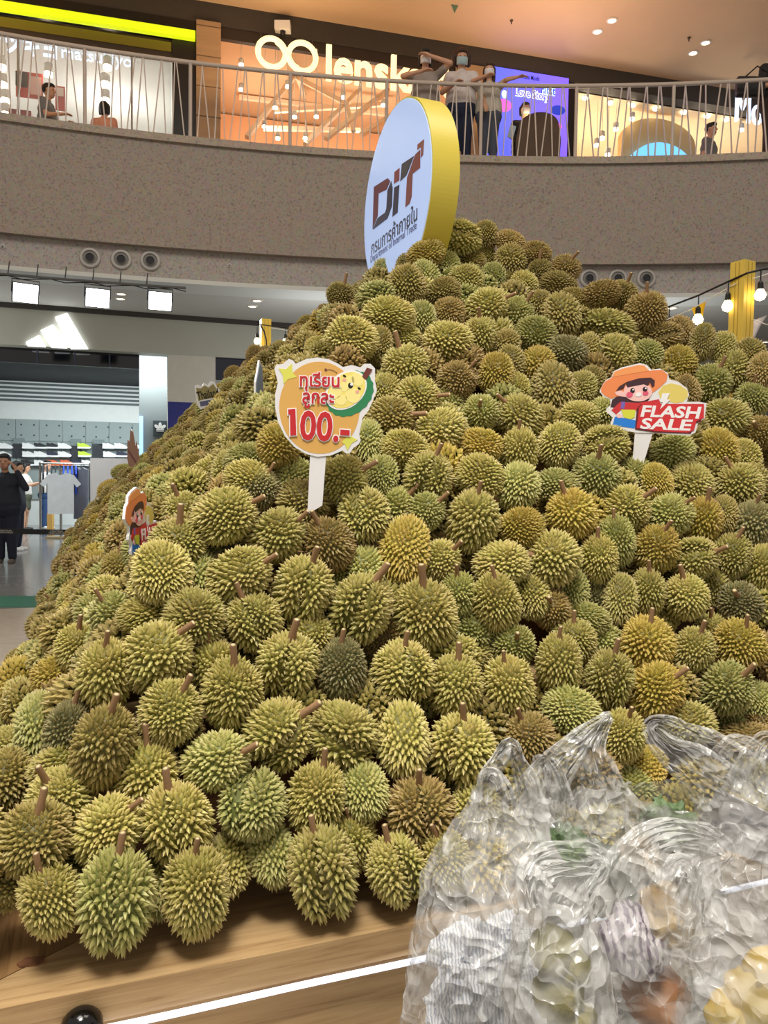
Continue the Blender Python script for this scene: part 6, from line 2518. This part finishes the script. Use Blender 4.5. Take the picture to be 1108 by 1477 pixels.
# A: newspaper bag
c = bp_(702, 1300, 1.20)
tA, nA = sack('clear bag full of crumpled newspaper, beside the wooden plank', (c.x, 1.20), 0.235, 0.19, bz(735, 1150, 1.2), 1, (0.03, 0.03), 0.34, 0.017, film_m=FILM)
for k, (px, py, r_) in enumerate(((688, 1392, 0.066), (735, 1425, 0.056), (664, 1450, 0.054), (738, 1358, 0.046))):
    wad('newspaper', ('large crumpled newspaper sheet in the bag by the plank', 'crumpled newspaper sheet under the large one', 'crumpled newspaper deep in the bag corner', 'small crumpled newspaper near the bag neck')[k], 'newspaper', bp_(px, py, 1.185 + 0.01 * k), r_, NEWS, 3 + k, 0.34, True, 4, (1, 0.8, 0.9))
handle(tA, [bp_(700, 1190, 1.24), bp_(703, 1150, 1.24), bp_(712, 1108, 1.25), bp_(736, 1076, 1.25), bp_(752, 1108, 1.26), bp_(764, 1150, 1.26), bp_(772, 1190, 1.25)], [0.075, 0.045, 0.03, 0.024, 0.03, 0.045, 0.07], 1)
handle(tA, [bp_(698, 1210, 1.22), bp_(695, 1160, 1.23), bp_(703, 1118, 1.23), bp_(722, 1128, 1.22), bp_(735, 1170, 1.22), bp_(742, 1215, 1.22)], [0.07, 0.035, 0.022, 0.024, 0.035, 0.07], 2)
# B: greens bag with the tall spout
c = bp_(832, 1250, 1.41)
tB, nB = sack('clear bag of leafy greens with one tall handle pointing up', (c.x, 1.41), 0.235, 0.18, bz(830, 1120, 1.41), 2, (-0.005, -0.02), 0.42, 0.016)
for k, (px, py, r_, m_) in enumerate(((812, 1228, 0.05, LEAFP), (858, 1265, 0.062, LEAFG), (806, 1282, 0.052, LEAFG))):
    ob = wad('leafy_greens', ('pale green leafy bundle near the bag top', 'dark green leafy bundle under the pale one', 'dark green leafy bundle low in the greens bag')[k], 'vegetable', bp_(px, py, 1.37 + 0.02 * k), r_, m_, 13 + k, 0.3, True, 4)
handle(tB, [bp_(762, 1180, 1.40), bp_(788, 1130, 1.40), bp_(815, 1092, 1.40), bp_(850, 1056, 1.41), bp_(880, 1032, 1.42), bp_(866, 1056, 1.41), bp_(856, 1092, 1.40), bp_(872, 1140, 1.40), bp_(888, 1185, 1.40)], [0.12, 0.085, 0.06, 0.035, 0.014, 0.03, 0.055, 0.085, 0.12], 3)
handle(tB, [bp_(776, 1180, 1.38), bp_(776, 1120, 1.39), bp_(786, 1098, 1.39), bp_(800, 1120, 1.38), bp_(806, 1180, 1.37)], [0.07, 0.04, 0.025, 0.04, 0.07], 4)
# C: small low bag of olive fruit
c = bp_(805, 1400, 1.04)
tC, nC = sack('small clear bag of olive fruit pieces before the others', (c.x, 1.04), 0.13, 0.14, bz(805, 1272, 1.04), 5, (0, 0.02), 0.4, 0.012)
for k, (px, py, r_) in enumerate(((798, 1372, 0.032), (824, 1392, 0.028), (806, 1432, 0.036), (826, 1470, 0.032))):
    wad('fruit_piece', ('upper olive fruit piece in the small bag', 'second olive fruit piece in the small bag', 'third olive fruit piece in the small bag', 'lowest olive fruit piece in the small bag')[k], 'fruit', bp_(px, py, 1.045), r_, OLIVE, 23 + k, 0.18, False, 3)
handle(tC, [bp_(775, 1310, 1.03), bp_(770, 1262, 1.05), bp_(795, 1243, 1.06), bp_(850, 1240, 1.08), bp_(868, 1248, 1.08), bp_(845, 1275, 1.06), bp_(820, 1312, 1.03)], [0.05, 0.05, 0.055, 0.05, 0.03, 0.045, 0.05], 5)
# D: striped cloth and orange item
c = bp_(948, 1350, 1.20)
tD, nD = sack('clear bag with a purple striped wrap and a tan parcel', (c.x, 1.20), 0.205, 0.18, bz(955, 1210, 1.2), 7, (0.01, 0.02), 0.46, 0.017)
wad('striped_wrap', 'crumpled purple and white striped wrap', 'wrap', bp_(912, 1358, 1.185), 0.05, STRIPE, 31, 0.3, False, 4)
wad('tan_parcel', 'pale tan crumpled parcel above the striped wrap', 'parcel', bp_(962, 1318, 1.195), 0.045, TANP, 32, 0.2, False, 4)
wad('orange_parcel', 'orange brown parcel low in the striped wrap bag', 'parcel', bp_(948, 1440, 1.195), 0.05, ORNG, 33, 0.2, False, 3)
handle(tD, [bp_(905, 1262, 1.18), bp_(925, 1222, 1.19), bp_(970, 1202, 1.2), bp_(1020, 1212, 1.2), bp_(1050, 1228, 1.2), bp_(1020, 1244, 1.19), bp_(985, 1270, 1.18)], [0.08, 0.06, 0.05, 0.045, 0.03, 0.05, 0.08], 6)
handle(tD, [bp_(962, 1290, 1.15), bp_(985, 1250, 1.16), bp_(1000, 1290, 1.15), bp_(1008, 1340, 1.14)], [0.06, 0.04, 0.05, 0.07], 7)
# G: pale middle bag behind
c = bp_(950, 1240, 1.43)
tG, nG = sack('hazy pale bag with a faint green tint behind the striped wrap', (c.x + 0.02, 1.44), 0.175, 0.16, bz(950, 1138, 1.44), 9, (-0.01, -0.02), 0.6, 0.012, film_m=FILM2)
wad('leafy_greens', 'pale green leafy bundle inside the hazy bag', 'vegetable', bp_(965, 1195, 1.41), 0.05, LEAFP, 41, 0.3, True, 4)
wad('tan_parcel', 'tan parcel inside the hazy bag', 'parcel', bp_(925, 1240, 1.41), 0.045, TANP, 42, 0.2, False, 4)
# E: receipt bag with the wide loop
c = bp_(1078, 1250, 1.50)
tE, nE = sack('clear bag with a printed white sheet and a wide loose loop', (c.x + 0.02, 1.50), 0.22, 0.16, bz(1070, 1090, 1.5), 11, (0.0, -0.02), 0.5, 0.015)
sh_c = bp_(1064, 1198, 1.50)
shp = thing('printed_sheet', 'white sheet with grey print inside the loop bag', 'paper', sh_c - ZZ * 0.06)
exs, eys = face_cam(sh_c, 0.1, 0.2)
exs2 = exs * math.cos(-0.25) + eys * math.sin(-0.25)
eys2 = eys * math.cos(-0.25) - exs * math.sin(-0.25)
MB().prism([(-0.075, -0.05), (0.075, -0.05), (0.08, 0.055), (-0.06, 0.075)], sh_c, exs2, eys2, exs2.cross(eys2), -0.001, 0.001).obj('sheet', mat('sheet_white', (228, 226, 232), 0.7), shp)
for i in range(4):
    for j in range(3):
        x0 = -0.055 + i * 0.03
        MB().prism([(x0, -0.03 + j * 0.028), (x0 + 0.02 - 0.005 * ((i + j) % 3), -0.03 + j * 0.028), (x0 + 0.02 - 0.005 * ((i + j) % 3), -0.022 + j * 0.028), (x0, -0.022 + j * 0.028)], sh_c, exs2, eys2, exs2.cross(eys2), 0.001, 0.0016).obj('print_line', mat('sheet_ink', (176, 176, 184), 0.7), shp)
handle(tE, [bp_(1048, 1150, 1.46), bp_(1005, 1110, 1.45), bp_(965, 1082, 1.45), bp_(938, 1054, 1.45), bp_(950, 1041, 1.46), bp_(985, 1060, 1.47), bp_(1030, 1085, 1.48), bp_(1075, 1130, 1.48)], [0.12, 0.09, 0.055, 0.032, 0.028, 0.05, 0.08, 0.12], 8)
handle(tE, [bp_(1045, 1130, 1.5), bp_(1050, 1090, 1.5), bp_(1072, 1078, 1.5), bp_(1090, 1095, 1.5), bp_(1110, 1140, 1.49)], [0.09, 0.06, 0.05, 0.05, 0.09], 9)
handle(tE, [bp_(1075, 1150, 1.45), bp_(1085, 1100, 1.45), bp_(1104, 1070, 1.46), bp_(1125, 1090, 1.46), bp_(1140, 1150, 1.46)], [0.09, 0.05, 0.04, 0.05, 0.09], 10)
# F: yellow pulp bag
c = bp_(1092, 1420, 1.06)
tF, nF = sack('clear bag of yellow fruit pulp at the cart edge', (c.x + 0.01, 1.05), 0.19, 0.16, bz(1090, 1240, 1.05), 13, (0.0, 0.05), 0.5, 0.015)
for k, (px, py, r_) in enumerate(((1094, 1445, 0.046), (1056, 1466, 0.034), (1112, 1408, 0.036))):
    wad('fruit_pulp', ('largest yellow pulp lump in the pulp bag', 'small yellow pulp lump beside the largest', 'yellow pulp lump on top of the largest')[k], 'fruit', bp_(px, py, 1.05), r_, PULP, 51 + k, 0.15, False, 3)
